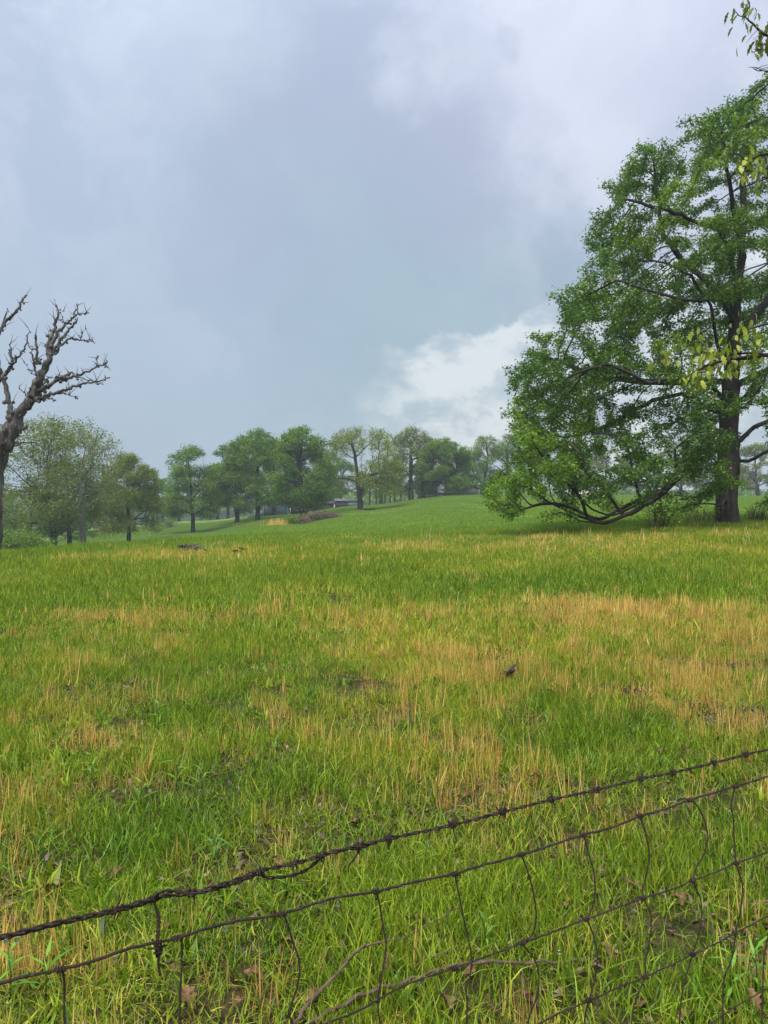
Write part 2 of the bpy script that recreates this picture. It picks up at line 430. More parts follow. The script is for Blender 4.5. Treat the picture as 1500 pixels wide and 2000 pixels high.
def wood(pos, par, r_tip, r_base, e=2.4, flare=0.0, smooth=2, maxsides=10, min_r=0, seedr=None):
    n = len(pos); kids = [[] for _ in range(n)]
    for i in range(1, n):
        if par[i] >= 0: kids[par[i]].append(i)
    for _ in range(smooth):
        p2 = pos.copy()
        for i in range(1, n):
            if par[i] > 0 and kids[i]:
                p2[i] = pos[i] * .5 + pos[par[i]] * .25 + pos[kids[i]].mean(0) * .25
        pos = p2
    s = np.zeros(n)
    for i in range(n - 1, -1, -1):
        if not kids[i]: s[i] = 1
        if par[i] >= 0: s[par[i]] += s[i]
    R = s ** (1 / e); rb = R[0]
    R = np.maximum(r_tip, r_base * R / rb)
    for k_, v_ in (seedr or {}).items(): R[k_] = max(R[k_], v_)
    if flare:
        z0 = pos[0][2]
        R = R * (1 + flare * np.exp(-np.maximum(pos[:, 2] - z0, 0) / (r_base * 1.1)) * (R > r_base * .5))
    mb = MB(); done = np.zeros(n, bool); stack = [(0, -1)]
    while stack:
        i, p = stack.pop(); chain = [p] if p >= 0 else []; ref = R[i]
        while True:
            chain.append(i)
            if not kids[i]: break
            ks = sorted(kids[i], key=lambda q: -s[q])
            for q in ks[1:]: stack.append((q, i))
            i = ks[0]
        if len(chain) < 2 or ref < min_r: continue
        rr = R[chain].copy()
        if p >= 0: rr[0] = rr[1]
        ns = maxsides if ref > .13 else (5 if ref > .04 else 3)
        mb.tube(pos[chain], rr, ns, cap=ns > 3, rough=.16 if ref > .1 else 0, rseed=i)
    return mb, pos, R, kids

def leaves(centres, per, spread, size, rng=RNG, squash=.8, droop=.3, aspect=.5, tintsc=.6, zs=None):
    """leaf-sized diamond faces in clumps round the centres"""
    C = np.repeat(centres, per, axis=0); n = len(C)
    off = rng.normal(0, 1, (n, 3)) * spread * np.array([1, 1, squash])
    p = C + off
    d = rng.normal(0, 1, (n, 3)); d[:, 2] = d[:, 2] * .6 - droop; d /= np.linalg.norm(d, axis=1)[:, None]
    w = np.cross(d, rng.normal(0, 1, (n, 3))); w /= np.linalg.norm(w, axis=1)[:, None] + 1e-9
    nrm = np.cross(d, w)
    s = size * rng.uniform(.6, 1.4, n)[:, None]
    V = np.stack([p, p + d * s * .5 + w * s * aspect * .5 + nrm * s * .08, p + d * s, p + d * s * .5 - w * s * aspect * .5 + nrm * s * .08], 1).reshape(-1, 3)
    Q = np.arange(n * 4).reshape(-1, 4)
    ct = vnoise(centres[:, 0] * tintsc + centres[:, 1] * .37, centres[:, 2] * tintsc + centres[:, 1] * .4, 21)
    ct = np.clip((ct - .5) * 1.35 + .45 + rng.uniform(-.15, .2, len(centres)), 0, 1)
    return V, Q, {'rnd': np.repeat(rng.random(n), 4), 'tint': np.repeat(np.repeat(ct, per), 4)}

def crown_points(n, W, Dp, zb, zt, rng, gap=.5, lobes=0, lobr=.22, prof=None):
    """points in an uneven crown; W, Dp half-widths, prof(t) relative radius"""
    if prof is None: prof = lambda t: np.sqrt(np.clip(1 - ((t - .42) / .60) ** 2, 0, 1))
    Hh = zt - zb; out = []
    L = []
    while len(L) < lobes:
        t = rng.random(); a = rng.uniform(0, 2 * np.pi); r = prof(np.array(t)) * rng.uniform(.35, .92) ** .6
        L.append((math.cos(a) * r * W, math.sin(a) * r * Dp, zb + t * Hh))
    L = np.array(L)
    s = min(W, Hh / 2) * lobr
    k = 0
    while len(out) < n and k < 60:
        k += 1
        c = L[rng.integers(0, len(L), n)]; q = rng.normal(0, 1, (n, 3)); q /= np.linalg.norm(q, axis=1)[:, None]
        q = c + q * (s * rng.uniform(.3, 1.1, n) ** .6)[:, None] * np.array([1.15, 1.15, .8])
        t = (q[:, 2] - zb) / Hh
        rr = np.sqrt((q[:, 0] / W) ** 2 + (q[:, 1] / Dp) ** 2)
        ok = (t > -.02) & (t < 1.03) & (rr < prof(np.clip(t, 0, 1)) * 1.08 + .03)
        out += list(q[ok])
    return np.array(out[:n])

TREES = []
def far_tree(label, bx, topy, xl, xr, dist, tw=9, mat=None, cb=None, n=620, per=9, leaf=.34, bark=None, gap=.3,
             seed=1, group='trees along the far side of the field', fork=False, lobes=34, twigs=False, prof=None, name='oak_tree', lobr=.26, skirt=0):
    rng = np.random.default_rng(seed)
    X = XP(bx, dist); z0 = gz(X, dist)
    def zz(y): return CAMZ + (1000 - y) / F * dist - z0
    top = zz(topy); W = (xr - xl) / 2 / F * dist; cx = XP((xl + xr) / 2, dist) - X
    cb = zz(cb) if cb else top * .2
    A = crown_points(int(n * 2.3), W * 1.24, W * 1.05, cb, top * 1.03, rng, lobes=int(lobes * 1.15), prof=prof, lobr=lobr) + np.array([cx, 0, 0])
    rb = tw / 2 / F * dist
    lean = rng.normal(0, .02, 2) * top
    tr = [(0, 0, -.3), (lean[0] * .2, lean[1] * .2, cb * .6 + .6), (cx * .25 + lean[0], lean[1], cb + (top - cb) * .32), (cx * .6 + lean[0] * 1.5, 0, cb + (top - cb) * .62)]
    seeds = [tr]
    for k in range(5 if not fork else 7):
        a = k * 2.4 + rng.uniform(-.4, .4); z = cb + (top - cb) * rng.uniform(.0, .28); ln = W * rng.uniform(.5, .8)
        q0 = np.array([cx * .2, 0, z]); q1 = np.array([cx * .5 + math.cos(a) * ln, math.sin(a) * ln, z + (top - cb) * rng.uniform(.04, .25)])
        seeds.append([q0, (q0 + q1) / 2 + np.array([0, 0, .25]), q1])
    pos, par = grow(seeds, A, D=top / 42, dk=top / 30, iters=110, maxn=4600, rng=rng)
    mb, pos, R, kids = wood(pos, par, .012 * top / 14, rb, e=2.0, flare=.5, maxsides=8)
    t = thing(name, label, 'tree', (X, dist, z0), 0, group)
    obj('trunk', mb.mesh('trunk', bark or M_barkfar, True), t)
    tips = np.array([pos[i] for i in range(1, len(pos)) if R[i] < max(rb * .12, .04)])
    if not len(tips): tips = pos[-50:]
    ex = A[rng.choice(len(A), int(len(A) * (.62 - gap)))] if gap < .6 else A[:0]
    tips = np.concatenate([tips, ex])
    if gap > 0: tips = tips[rng.random(len(tips)) > gap * (vnoise(tips[:, 0] * .9, tips[:, 2] * .9 + tips[:, 1] * .5, seed) > .45)]
    print(label[:30], len(pos), len(tips), per)
    V, Q, at = leaves(tips, int(per * 1.5), top / 44, leaf * .92 * top / 14, rng, aspect=.62, tintsc=.85)
    obj('crown', mesh_np('crown', V, Q, None, mat or M_far_g, at), t)
    TREES.append(t)
    return t

ORD = 'first second third fourth fifth sixth seventh eighth ninth tenth eleventh twelfth thirteenth fourteenth fifteenth sixteenth seventeenth eighteenth nineteenth twentieth'.split()
ORD += ['twenty-' + q for q in ORD[:9]]
G1 = 'trees along the far side of the field'
dome = lambda t: np.sqrt(np.clip(1 - ((t - .35) / .66) ** 2, 0, 1))
tall = lambda t: np.clip(np.sin(np.clip(t * .86 + .14, 0, 1) * np.pi) ** .6, 0, 1) * .98
far_tree('broad olive oak with dark double trunk, behind the dead tree', 107, 822, 5, 195, 88, 12, M_far_o, 1052, n=1000, per=9, seed=3, gap=.5, fork=True, leaf=.22, prof=dome, lobes=50)
far_tree('small dark trunked oak standing between the double trunk and the grey trunk', 136, 900, 85, 190, 93, 9, M_far_g, 1050, n=420, per=10, seed=4, gap=.2, leaf=.24, prof=dome)
far_tree('half bare oak with pale grey trunk and twiggy crown at left', 163, 828, 95, 236, 86, 11, M_far_o, 1045, n=1150, per=7, seed=5, gap=.62, bark=M_barkpale, leaf=.20, prof=dome, lobes=50)
far_tree('rounded olive oak with a pair of dark trunks on the shadow line', 252, 893, 188, 302, 104, 8, M_far_o, 1035, n=800, per=12, seed=106, gap=.15, leaf=.26, prof=dome, lobes=40)
far_tree('lone green oak with slim straight trunk in the gap of the tree row', 377, 880, 325, 416, 127, 8, M_far_g, 1008, n=820, per=11, seed=217, gap=.2, leaf=.26, prof=dome, lobes=34)
far_tree('green oak left of the tallest pair, low skirt over a dark trunk', 463, 872, 410, 500, 140, 9, M_far_g, 998, n=700, per=12, seed=8, gap=.15, leaf=.27, prof=dome)
far_tree('tall green oak in front of the blue grey shed', 503, 846, 452, 548, 128, 9, M_far_g, 984, n=820, per=12, seed=9, gap=.15, leaf=.27, prof=dome, lobes=38)
far_tree('slender oak with dark trunk beside the blue grey shed door', 536, 868, 500, 575, 146, 9, M_far_g, 972, n=480, per=12, seed=10, gap=.2, leaf=.25, prof=dome)
far_tree('tall broad oak with massive trunk behind the bramble mound', 592, 838, 537, 642, 112, 15, M_far_g, 988, n=950, per=12, seed=11, gap=.22, fork=True, leaf=.26, prof=tall, lobes=42)
far_tree('wide sparse yellow green oak with spreading limbs beside the black trough', 704, 838, 632, 778, 122, 10, M_far_y, 968, n=1000, per=9, seed=12, gap=.5, fork=True, leaf=.23, prof=dome, lobes=46)
far_tree('tall olive oak on the crest left of the dark round tree', 803, 836, 762, 850, 150, 9, M_far_o, 965, n=700, per=11, seed=13, gap=.3, leaf=.25, prof=tall)
far_tree('dark green round crowned oak in front of the brown barn', 873, 861, 822, 916, 146, 10, M_far_g, 962, n=850, per=15, seed=14, gap=.08, leaf=.27, prof=dome)
far_tree('smaller dark oak against the barn, left of the round crowned one', 826, 905, 795, 852, 150, 7, M_far_g, 964, n=380, per=12, seed=15, gap=.1, leaf=.25, prof=dome)
far_tree('pale ragged tree just right of the barn', 941, 852, 912, 985, 176, 8, M_far_g, 955, n=480, per=12, seed=16, gap=.4, leaf=.25, prof=tall, name='pale_tree')
far_tree('pale tree behind the tip of the lowest oak limb', 990, 850, 960, 1025, 182, 8, M_far_g, 955, n=480, per=12, seed=18, gap=.3, leaf=.25, prof=tall, name='pale_tree')
far_tree('thin brownish tree seen through the left edge of the great oak', 1035, 842, 1005, 1075, 186, 7, M_far_y, 950, n=420, per=7, seed=19, gap=.5, leaf=.22, prof=tall, name='pale_tree')
for k, (bx, ty, w, ds, lb) in enumerate([
        (1120, 880, 40, 190, 'hazy tree beyond the great oak, near the cream roofed house'),
        (1180, 872, 46, 200, 'hazy tree beyond the middle of the great oak'),
        (1245, 885, 44, 190, 'hazy tree seen through the lower crown of the great oak'),
        (1330, 870, 50, 195, 'hazy tree beyond the great oak, just left of its trunk'),
        (1400, 880, 46, 205, 'hazy tree directly behind the great oak trunk'),
        (1480, 872, 50, 190, 'hazy tree beyond the great oak, right of its trunk')]):
    far_tree(lb, bx, ty, bx - w, bx + w, ds, 7, (M_far_g, M_far_o)[k % 2], 955, n=300, per=12, seed=30 + k, gap=.2, leaf=.3, prof=dome, group='hazy trees beyond the great oak')
# slim background saplings on the crest between the wide oak and the olive oak
for k, bx in enumerate([722, 735, 742, 752, 762, 771, 783]):
    far_tree(ORD[k] + ' from left of the slim saplings among the thin trunks on the crest', bx, 900 + (k * 37) % 50, bx - 17, bx + 17, 160 + (k * 13) % 22, 3, (M_far_g, M_far_y)[k % 2], 955, n=90, per=10, seed=50 + k, gap=.4, leaf=.22, group='slim saplings on the crest', name='sapling', lobes=12)
for k, (bx, ty, w, ds, lb) in enumerate([
        (318, 938, 26, 190, 'hazy tree in the gap left of the lone green oak'),
        (298, 925, 22, 175, 'hazy tree behind the edge of the rounded olive oak'),
        (425, 952, 24, 200, 'small hazy tree in the gap right of the lone green oak'),
        (60, 955, 60, 150, 'dim tree low behind the broad olive oak'),
        (-10, 975, 55, 140, 'dim tree low behind the dead trunk at the left edge'),
        (220, 950, 45, 165, 'dim tree behind the half bare oak'),
        (610, 905, 55, 190, 'hazy tree behind the massive trunk'),
        (665, 900, 40, 185, 'hazy tree behind the little brown shed'),
        (745, 905, 40, 185, 'hazy tree behind the slim saplings'),
        (350, 925, 26, 205, 'hazy tree just left behind the lone green oak'),
        (445, 900, 34, 190, 'hazy tree behind the leftmost of the close green oaks'),
        (565, 885, 30, 185, 'hazy tree between the slender oak and the massive trunked oak'),
        (645, 885, 28, 180, 'hazy tree left behind the wide yellow green oak'),
        (845, 880, 32, 190, 'hazy tree behind the barn wing'),
        (910, 890, 30, 200, 'hazy tree behind the barn gable')]):
    far_tree(lb, bx, ty, bx - w, bx + w, ds, 6, M_far_g, None, n=260, per=12, seed=70 + k, gap=.15, leaf=.32, prof=dome, group='hazy trees in the valley', lobes=22)

# ---- the great oak
OY = 32.0
OX = XP(1421, OY); OZ = gz(OX, OY)
def op(px, py, dy=0.): return np.array([XP(px, OY) - OX, dy, CAMZ + (1000 - py) / F * OY - OZ])
def great_oak():
    rng = np.random.default_rng(5)
    sil = np.array([(120, 1500), (150, 1462), (170, 1440), (205, 1415), (225, 1370), (250, 1346), (275, 1300), (285, 1235), (310, 1203), (350, 1190),
                    (390, 1182), (405, 1148), (437, 1132), (455, 1160), (480, 1176), (510, 1158), (545, 1112), (575, 1106), (600, 1085), (640, 1052),
                    (690, 1012), (715, 1000), (760, 1004), (790, 1022), (830, 1008), (875, 1000), (905, 962), (930, 938), (970, 940), (990, 965), (1000, 1010)], float)
    def left(y): return np.interp(y, sil[:, 0], sil[:, 1])
    lobes = []
    while len(lobes) < 250:
        y = rng.uniform(130, 985); xl = left(y) + 8
        w = 1421 - xl
        rx = 1421 + (480 - abs(y - 700) * .35) * .93 if y > 300 else 1421 + 260
        x = rng.uniform(xl, rx)
        if y > 935 and 1035 < x < 1380: continue
        if y > 890 and x > 1150 and rng.random() < .5: continue
        ww = w if x < 1421 else rx - 1421
        f = math.sqrt(max(0, 1 - ((x - 1421) / max(ww, 60)) ** 2))
        ww = max(ww, 170)
        dy = rng.uniform(-1, 1) * f * ww / F * OY * .82
        if abs(dy) < .35 * f * ww / F * OY and abs(x - 1421) < .5 * ww and rng.random() < .6: continue
        r = rng.uniform(.65, 1.35) * (1 if y > 400 else .8)
        # keep lobes inside the outline
        x = max(x, xl + r * .75 * F / OY)
        if y - r * F / OY * .7 < 135: continue
        lobes.append((*op(x, y, dy), r))
    # lobes that carry the outline itself
    for y, x in sil[1:]:
        for _ in range(2):
            lobes.append((*op(x + rng.uniform(22, 40), y + rng.uniform(8, 22), rng.normal(0, .9)), .55))
    for x, y in [(1120, 600), (1160, 640), (1110, 660), (1180, 590), (1140, 700), (1080, 720), (1200, 680), (1220, 560), (1230, 620), (1060, 760), (1120, 780), (1250, 700), (1300, 660), (1180, 760)]:
        for _ in range(2): lobes.append((*op(x + rng.uniform(-14, 14), y + rng.uniform(-14, 14), rng.normal(0, 1.6)), .95))
    for x, y in [(1000, 880), (1030, 930), (985, 950), (1060, 890), (1100, 900), (1150, 880), (1100, 940), (1180, 930), (1250, 900), (1010, 820), (965, 960), (1200, 880), (1150, 950), (1290, 880), (1330, 900), (1330, 925)]:
        for _ in range(2): lobes.append((*op(x + rng.uniform(-14, 14), y, -3.2 + rng.normal(0, 1.2)), .85))
    lobes = np.array(lobes)
    A = []
    for l in lobes:
        k = int(34 * (l[3] / 1.0) ** 2) + 8
        q = rng.normal(0, 1, (k, 3)); q /= np.linalg.norm(q, axis=1)[:, None]
        A.append(l[:3] + q * (l[3] * rng.uniform(.2, 1, k) ** .5)[:, None] * np.array([1, 1, .72]))
    A = np.concatenate(A); A = A[A[:, 2] > .55]
    A = A[~((np.abs(A[:, 0]) < 1.3) & (A[:, 2] < 4.6) & (A[:, 1] < 1))]
    A = A[fbm(A[:, 0] + 50, A[:, 2] + A[:, 1] * .7 + 50, .8, 12, 2) > .29]
    seeds = [
        [op(1421, 1034), op(1421, 960), op(1423, 880, .0), op(1426, 800), op(1433, 700, .1), op(1441, 600, .2), op(1450, 500), op(1452, 400), op(1450, 330), op(1462, 240)],
        ([op(1424, 850), op(1398, 845, -.5), op(1364, 857, -1.2), op(1338, 888, -1.9), op(1300, 915, -2.5), op(1262, 945, -3), op(1238, 968, -3.2), op(1190, 998, -3.5), op(1128, 1021, -3.8), op(1085, 1008, -4), op(1045, 990, -4.1), op(1000, 965, -4.2)], .135, .035),
        ([op(1246, 958, -3.1), op(1205, 978, -2.8), op(1160, 1000, -2.9), op(1128, 1016, -3.4), op(1085, 996, -3.3), op(1050, 985, -3.3), op(1010, 990, -3.4), op(975, 1004, -3.5)], .075, .02),
        ([op(1262, 930, -3), op(1225, 968, -3.6), op(1180, 988, -4), op(1140, 1008, -4.1), op(1100, 996, -4.3), op(1075, 975, -4.4), op(1060, 930, -4.5)], .075, .02),
        ([op(1200, 990, -3.5), op(1185, 950, -3.7), op(1178, 905, -3.6), op(1165, 870, -3.4)], .06, .02),
        ([op(1160, 1006, -3.7), op(1130, 965, -3.9), op(1100, 940, -4), op(1085, 900, -4)], .06, .02),
        ([op(1100, 1010, -3.9), op(1085, 978, -4.2), op(1055, 945, -4.4), op(1020, 920, -4.4)], .05, .02),
        ([op(1128, 1018, -3.8), op(1080, 1015, -4.2), op(1050, 998, -4.4), op(1020, 1008, -4.5)], .035, .012),
        ([op(1225, 975, -3.3), op(1250, 930, -3.9), op(1245, 890, -4.1)], .05, .02),
        ([op(1422, 990), op(1400, 975, -.8), op(1380, 988, -1.5), op(1340, 985, -2.2), op(1300, 986, -2.6), op(1262, 1000, -2.9), op(1235, 990, -3)], .05, .015),
        [op(1425, 810), op(1405, 803, .3), op(1386, 785, .6), op(1350, 760, 1), op(1300, 770, 1.6), op(1250, 800, 2), op(1210, 822, 2.2), op(1150, 840, 2.4)],
        [op(1432, 720), op(1395, 705, -.6), op(1377, 650, -1), op(1364, 612, -1.3), op(1320, 560, -1.6), op(1270, 540, -1.8)],
        [op(1430, 740), op(1370, 740, .8), op(1300, 735, 1.5), op(1220, 725, 2), op(1150, 700, 2.2), op(1100, 680, 2.2)],
        [op(1428, 780), op(1360, 770, -1.6), op(1280, 760, -2.8), op(1210, 775, -3.4), op(1140, 745, -3.8), op(1080, 760, -4)],
        [op(1441, 600), op(1390, 545, .5), op(1340, 485, .9), op(1312, 440, 1), op(1300, 370, .9), op(1290, 320, .7)],
        [op(1440, 630), op(1370, 610, -1.8), op(1300, 620, -2.6), op(1230, 610, -3), op(1170, 590, -3)],
        [op(1449, 500), op(1420, 430, -.6), op(1400, 350, -.9), op(1392, 280, -.9), op(1385, 250, -.8)],
        [op(1446, 540), op(1380, 470, -1.2), op(1260, 440, -1.8), op(1200, 420, -1.6)],
        [op(1424, 870), op(1455, 860, .4), op(1490, 830, .8), op(1560, 800, 1.2), op(1640, 790, 1.6), op(1720, 800, 1.8)],
        [op(1424, 900), op(1450, 905, -.5), op(1480, 880, -1), op(1500, 920, -1.6), op(1520, 960, -2)],
        [op(1435, 690), op(1480, 620, .4), op(1530, 560, .8), op(1600, 500, 1), op(1640, 430, 1)],
        [op(1430, 760), op(1500, 720, -1), op(1580, 690, -2), op(1680, 670, -2.6), op(1760, 660, -3)],
        [op(1422, 930), op(1380, 940, -1.2), op(1350, 965, -2), op(1310, 975, -2.6), op(1250, 965, -2)],
        [op(1428, 800), op(1420, 780, -1.8), op(1400, 800, -3), op(1370, 820, -4.2)],
        [op(1428, 790), op(1440, 770, 2), op(1430, 780, 3.5), op(1400, 800, 5)],
    ]
    pos, par = grow(seeds, A, D=.30, dk=.44, iters=110, trop=(0, 0, .03), maxn=17000, rng=rng)
    mb, pos, R, kids = wood(pos, par, .010, .43, e=2.1, flare=.32, smooth=1, maxsides=14, seedr=grow.sr)
    # move tips a little for wiggle, then hang leaves
    t = thing('great_oak_tree', 'great spreading oak at right with thick dark trunk and low drooping limb', 'tree', (OX, OY, OZ))
    obj('trunk', mb.mesh('trunk', M_bark, True), t)
    tips = np.array([pos[i] for i in range(1, len(pos)) if R[i] < .028])
    clear = (np.abs(tips[:, 0]) < .95) & (tips[:, 2] < 5.0) & (tips[:, 1] < .6)      # the bole itself stands clear of leaves
    jit = (rng.random(len(tips)) < .93) & ~clear
    tips = tips[jit]; print('oak nodes', len(pos), 'tips', len(tips))
    per = max(6, int(270000 / len(tips)))
    V, Q, at = leaves(tips, per, .135, .125, rng, aspect=.46, tintsc=.75, droop=.45)
    obj('crown', mesh_np('crown', V, Q, None, M_oak, at), t)
great_oak()

# ---- the dead tree at the left edge: hand-laid limbs (coordinates from the enlarged photograph)
DY = 29.0
def dp(cx, cy, dy=0.): return np.array(P(cx / 3.704, 560 + cy / 3.704, DY + dy))
def dead_tree():
    rng = np.random.default_rng(8)
    bx = XP(-9, DY); z0 = gz(bx, DY)
    t = thing('dead_tree', 'leafless dead tree with knobbly broken branches and peeling trunk at the left edge', 'tree', (bx, DY, z0))
    o0 = np.array([bx, DY, z0])
    def limb(name, pts, r0, r1, mat, n=8, knots=True, sub=5, wob=.06):
        pts = np.array(pts) - o0; out = [pts[0]]; 
        for a, b in zip(pts[:-1], pts[1:]):
            for k in range(1, sub + 1):
                q = a + (b - a) * k / sub
                if k < sub: q = q + rng.normal(0, wob * .5, 3)
                out.append(q)
        out = np.array(out); m = len(out)
        r = np.linspace(r0, r1, m)
        if knots: r = r * (1 + rng.uniform(-.06, .08, m))
        mb = MB(); mb.tube(out, r * .74, n, rough=.30, rseed=rng.integers(99))
        if knots:
            for k in range(1, m):
                for rep in range(2 if r[k] < .12 else 1):
                    if rng.random() < .42:
                        d = rng.normal(0, 1, 3); d[1] *= .5; d /= np.linalg.norm(d); rk = min(max(r[k] * .5, .022), .06) * rng.uniform(.6, 1.3)
                        c = out[k] + d * r[k] * .75
                        mb.tube([c, c + d * rk * 1.2, c + d * rk * 2.1], [rk, rk * 1.25, rk * .5], 6, rough=.3)
                        if rng.random() < .6:
                            e = d * .7 + np.array([rng.normal(0, .2), 0, .6]); L = rng.uniform(.12, .5)
                            mb.tube([c, c + e * L * .5, c + e * L + rng.normal(0, .03, 3)], [.016, .010, .004], 4)
        return obj(name, mb.mesh(name, mat, True), t)
    # bole: pale bare lower part, grey above
    limb('trunk', [dp(-64, 1935), dp(-60, 1800), dp(-56, 1600), dp(-52, 1450), dp(-36, 1330), dp(-12, 1240), dp(14, 1150), dp(34, 1070), dp(50, 1010)], .50, .33, M_dead, 16, knots=False, sub=2, wob=.03)
    limb('bare_wood', [dp(-10, 1935), dp(-8, 1850), dp(-6, 1740), dp(-6, 1650), dp(-3, 1560), dp(0, 1440)], .20, .13, M_deadpeel, 10, knots=False, wob=.02)
    limb('branch', [dp(45, 1180), dp(95, 1060), dp(140, 930), dp(205, 850), dp(250, 760), dp(290, 660), dp(330, 570), dp(365, 490)], .30, .16, M_dead, 12)
    limb('branch', [dp(30, 1100), dp(60, 1000), dp(110, 910), dp(190, 830)], .24, .12, M_dead, 10)
    limb('branch', [dp(345, 500), dp(350, 430), dp(375, 350), dp(400, 260), dp(420, 205), dp(412, 130)], .13, .02, M_dead)
    limb('branch', [dp(420, 205), dp(400, 140), dp(390, 85)], .02, .008, M_dead, 5, knots=False)
    limb('branch', [dp(365, 490), dp(385, 400), dp(440, 310), dp(500, 245), dp(548, 205), dp(556, 120)], .11, .02, M_dead)
    limb('branch', [dp(548, 205), dp(590, 195), dp(643, 185)], .035, .02, M_dead, 6)
    limb('branch', [dp(375, 500), dp(410, 430), dp(470, 350), dp(530, 280), dp(556, 240)], .09, .035, M_dead)
    limb('branch', [dp(470, 270), dp(450, 220), dp(440, 170)], .022, .01, M_dead, 5)
    limb('branch', [dp(395, 490), dp(440, 425), dp(490, 380), dp(560, 378), dp(620, 392), dp(650, 385), dp(690, 408)], .07, .012, M_dead)
    limb('branch', [dp(580, 378), dp(592, 340), dp(620, 308)], .018, .007, M_dead, 5)
    limb('branch', [dp(250, 800), dp(330, 725), dp(420, 675), dp(520, 655), dp(590, 635), dp(680, 590), dp(778, 545)], .13, .03, M_dead)
    limb('branch', [dp(400, 670), dp(460, 650), dp(528, 620)], .075, .045, M_dead)
    limb('branch', [dp(560, 655), dp(650, 675), dp(748, 708)], .03, .01, M_dead, 5)
    limb('branch', [dp(735, 565), dp(765, 580), dp(793, 600)], .025, .012, M_dead, 5)
    limb('branch', [dp(700, 575), dp(703, 540), dp(702, 508)], .02, .03, M_dead, 5)
    limb('branch', [dp(250, 830), dp(330, 785), dp(420, 765), dp(500, 740), dp(580, 710), dp(680, 690), dp(795, 655)], .12, .028, M_dead)
    limb('branch', [dp(420, 765), dp(490, 780), dp(562, 812)], .045, .01, M_dead, 6)
    limb('branch', [dp(270, 830), dp(330, 808), dp(405, 820)], .05, .03, M_dead, 6)
    limb('branch', [dp(300, 700), dp(345, 665), dp(383, 652)], .04, .015, M_dead, 6)
    limb('branch', [dp(295, 560), dp(265, 500), dp(258, 420), dp(256, 345)], .085, .035, M_dead)
    limb('branch', [dp(265, 640), dp(245, 560), dp(235, 490), dp(210, 410)], .07, .012, M_dead)
    limb('branch', [dp(250, 640), dp(215, 600), dp(180, 545)], .02, .006, M_dead, 5)
    limb('branch', [dp(225, 740), dp(190, 790), dp(165, 760), dp(135, 722)], .05, .015, M_dead, 6)
    limb('branch', [dp(60, 960), dp(75, 870), dp(60, 800), dp(35, 700), dp(0, 600), dp(-20, 500)], .15, .08, M_dead, 10)
    limb('branch', [dp(-10, 690), dp(50, 620), dp(100, 550), dp(150, 485), dp(185, 420), dp(205, 300)], .10, .018, M_dead)
    limb('branch', [dp(85, 545), dp(72, 480), dp(66, 415)], .06, .02, M_dead, 6)
    limb('branch', [dp(-60, 420), dp(0, 320), dp(40, 250), dp(100, 200), dp(150, 130), dp(182, 62)], .08, .05, M_dead)
    limb('branch', [dp(20, 280), dp(40, 210), dp(60, 155)], .06, .02, M_dead, 6)
    limb('branch', [dp(-30, 1100), dp(-60, 950), dp(-60, 700), dp(-70, 500), dp(-60, 420)], .25, .09, M_dead, 10)
    limb('branch', [dp(-30, 1000), dp(-120, 800), dp(-200, 650), dp(-260, 480), dp(-300, 300)], .2, .04, M_dead, 10)
    limb('branch', [dp(-20, 1200), dp(-150, 1050), dp(-300, 980), dp(-420, 860)], .18, .03, M_dead, 8)
    limb('branch', [dp(110, 1090), dp(150, 1040), dp(195, 1020)], .07, .05, M_dead, 6)
    limb('branch', [dp(90, 1160), dp(160, 1130), dp(240, 1125), dp(330, 1160), dp(400, 1215), dp(450, 1235)], .045, .012, M_dead, 6, wob=.03)
    limb('branch', [dp(130, 1150), dp(190, 1210), dp(260, 1245), dp(330, 1290), dp(400, 1320)], .03, .01, M_dead, 5, wob=.03)
dead_tree()

# ---- near oak standing just outside the frame; its twigs hang into it
def leaf_mesh(name, L, W, mat, lobes=3, fold=.15, droop=.3):
    """one lobed leaf lying along +x from its stalk"""
    ts = np.linspace(0, 1, lobes * 2 + 2); V = []; 
    for i, t in enumerate(ts):
        w = W * math.sin(math.pi * (t * .85 + .08)) * (1.0 if i % 2 else .55) if 0 < i < len(ts) - 1 else W * .04
        x = L * t; z = -droop * L * t * t
        V += [(x, w / 2, z + fold * w), (x, 0, z), (x, -w / 2, z + fold * w)]
    Q = []
    for i in range(len(ts) - 1):
        a = i * 3; Q += [(a, a + 1, a + 4, a + 3), (a + 1, a + 2, a + 5, a + 4)]
    n = len(V); r = RNG.random()
    return mesh_np(name, V, Q, None, mat, {'rnd': np.full(n, r), 'tint': np.full(n, RNG.random())})

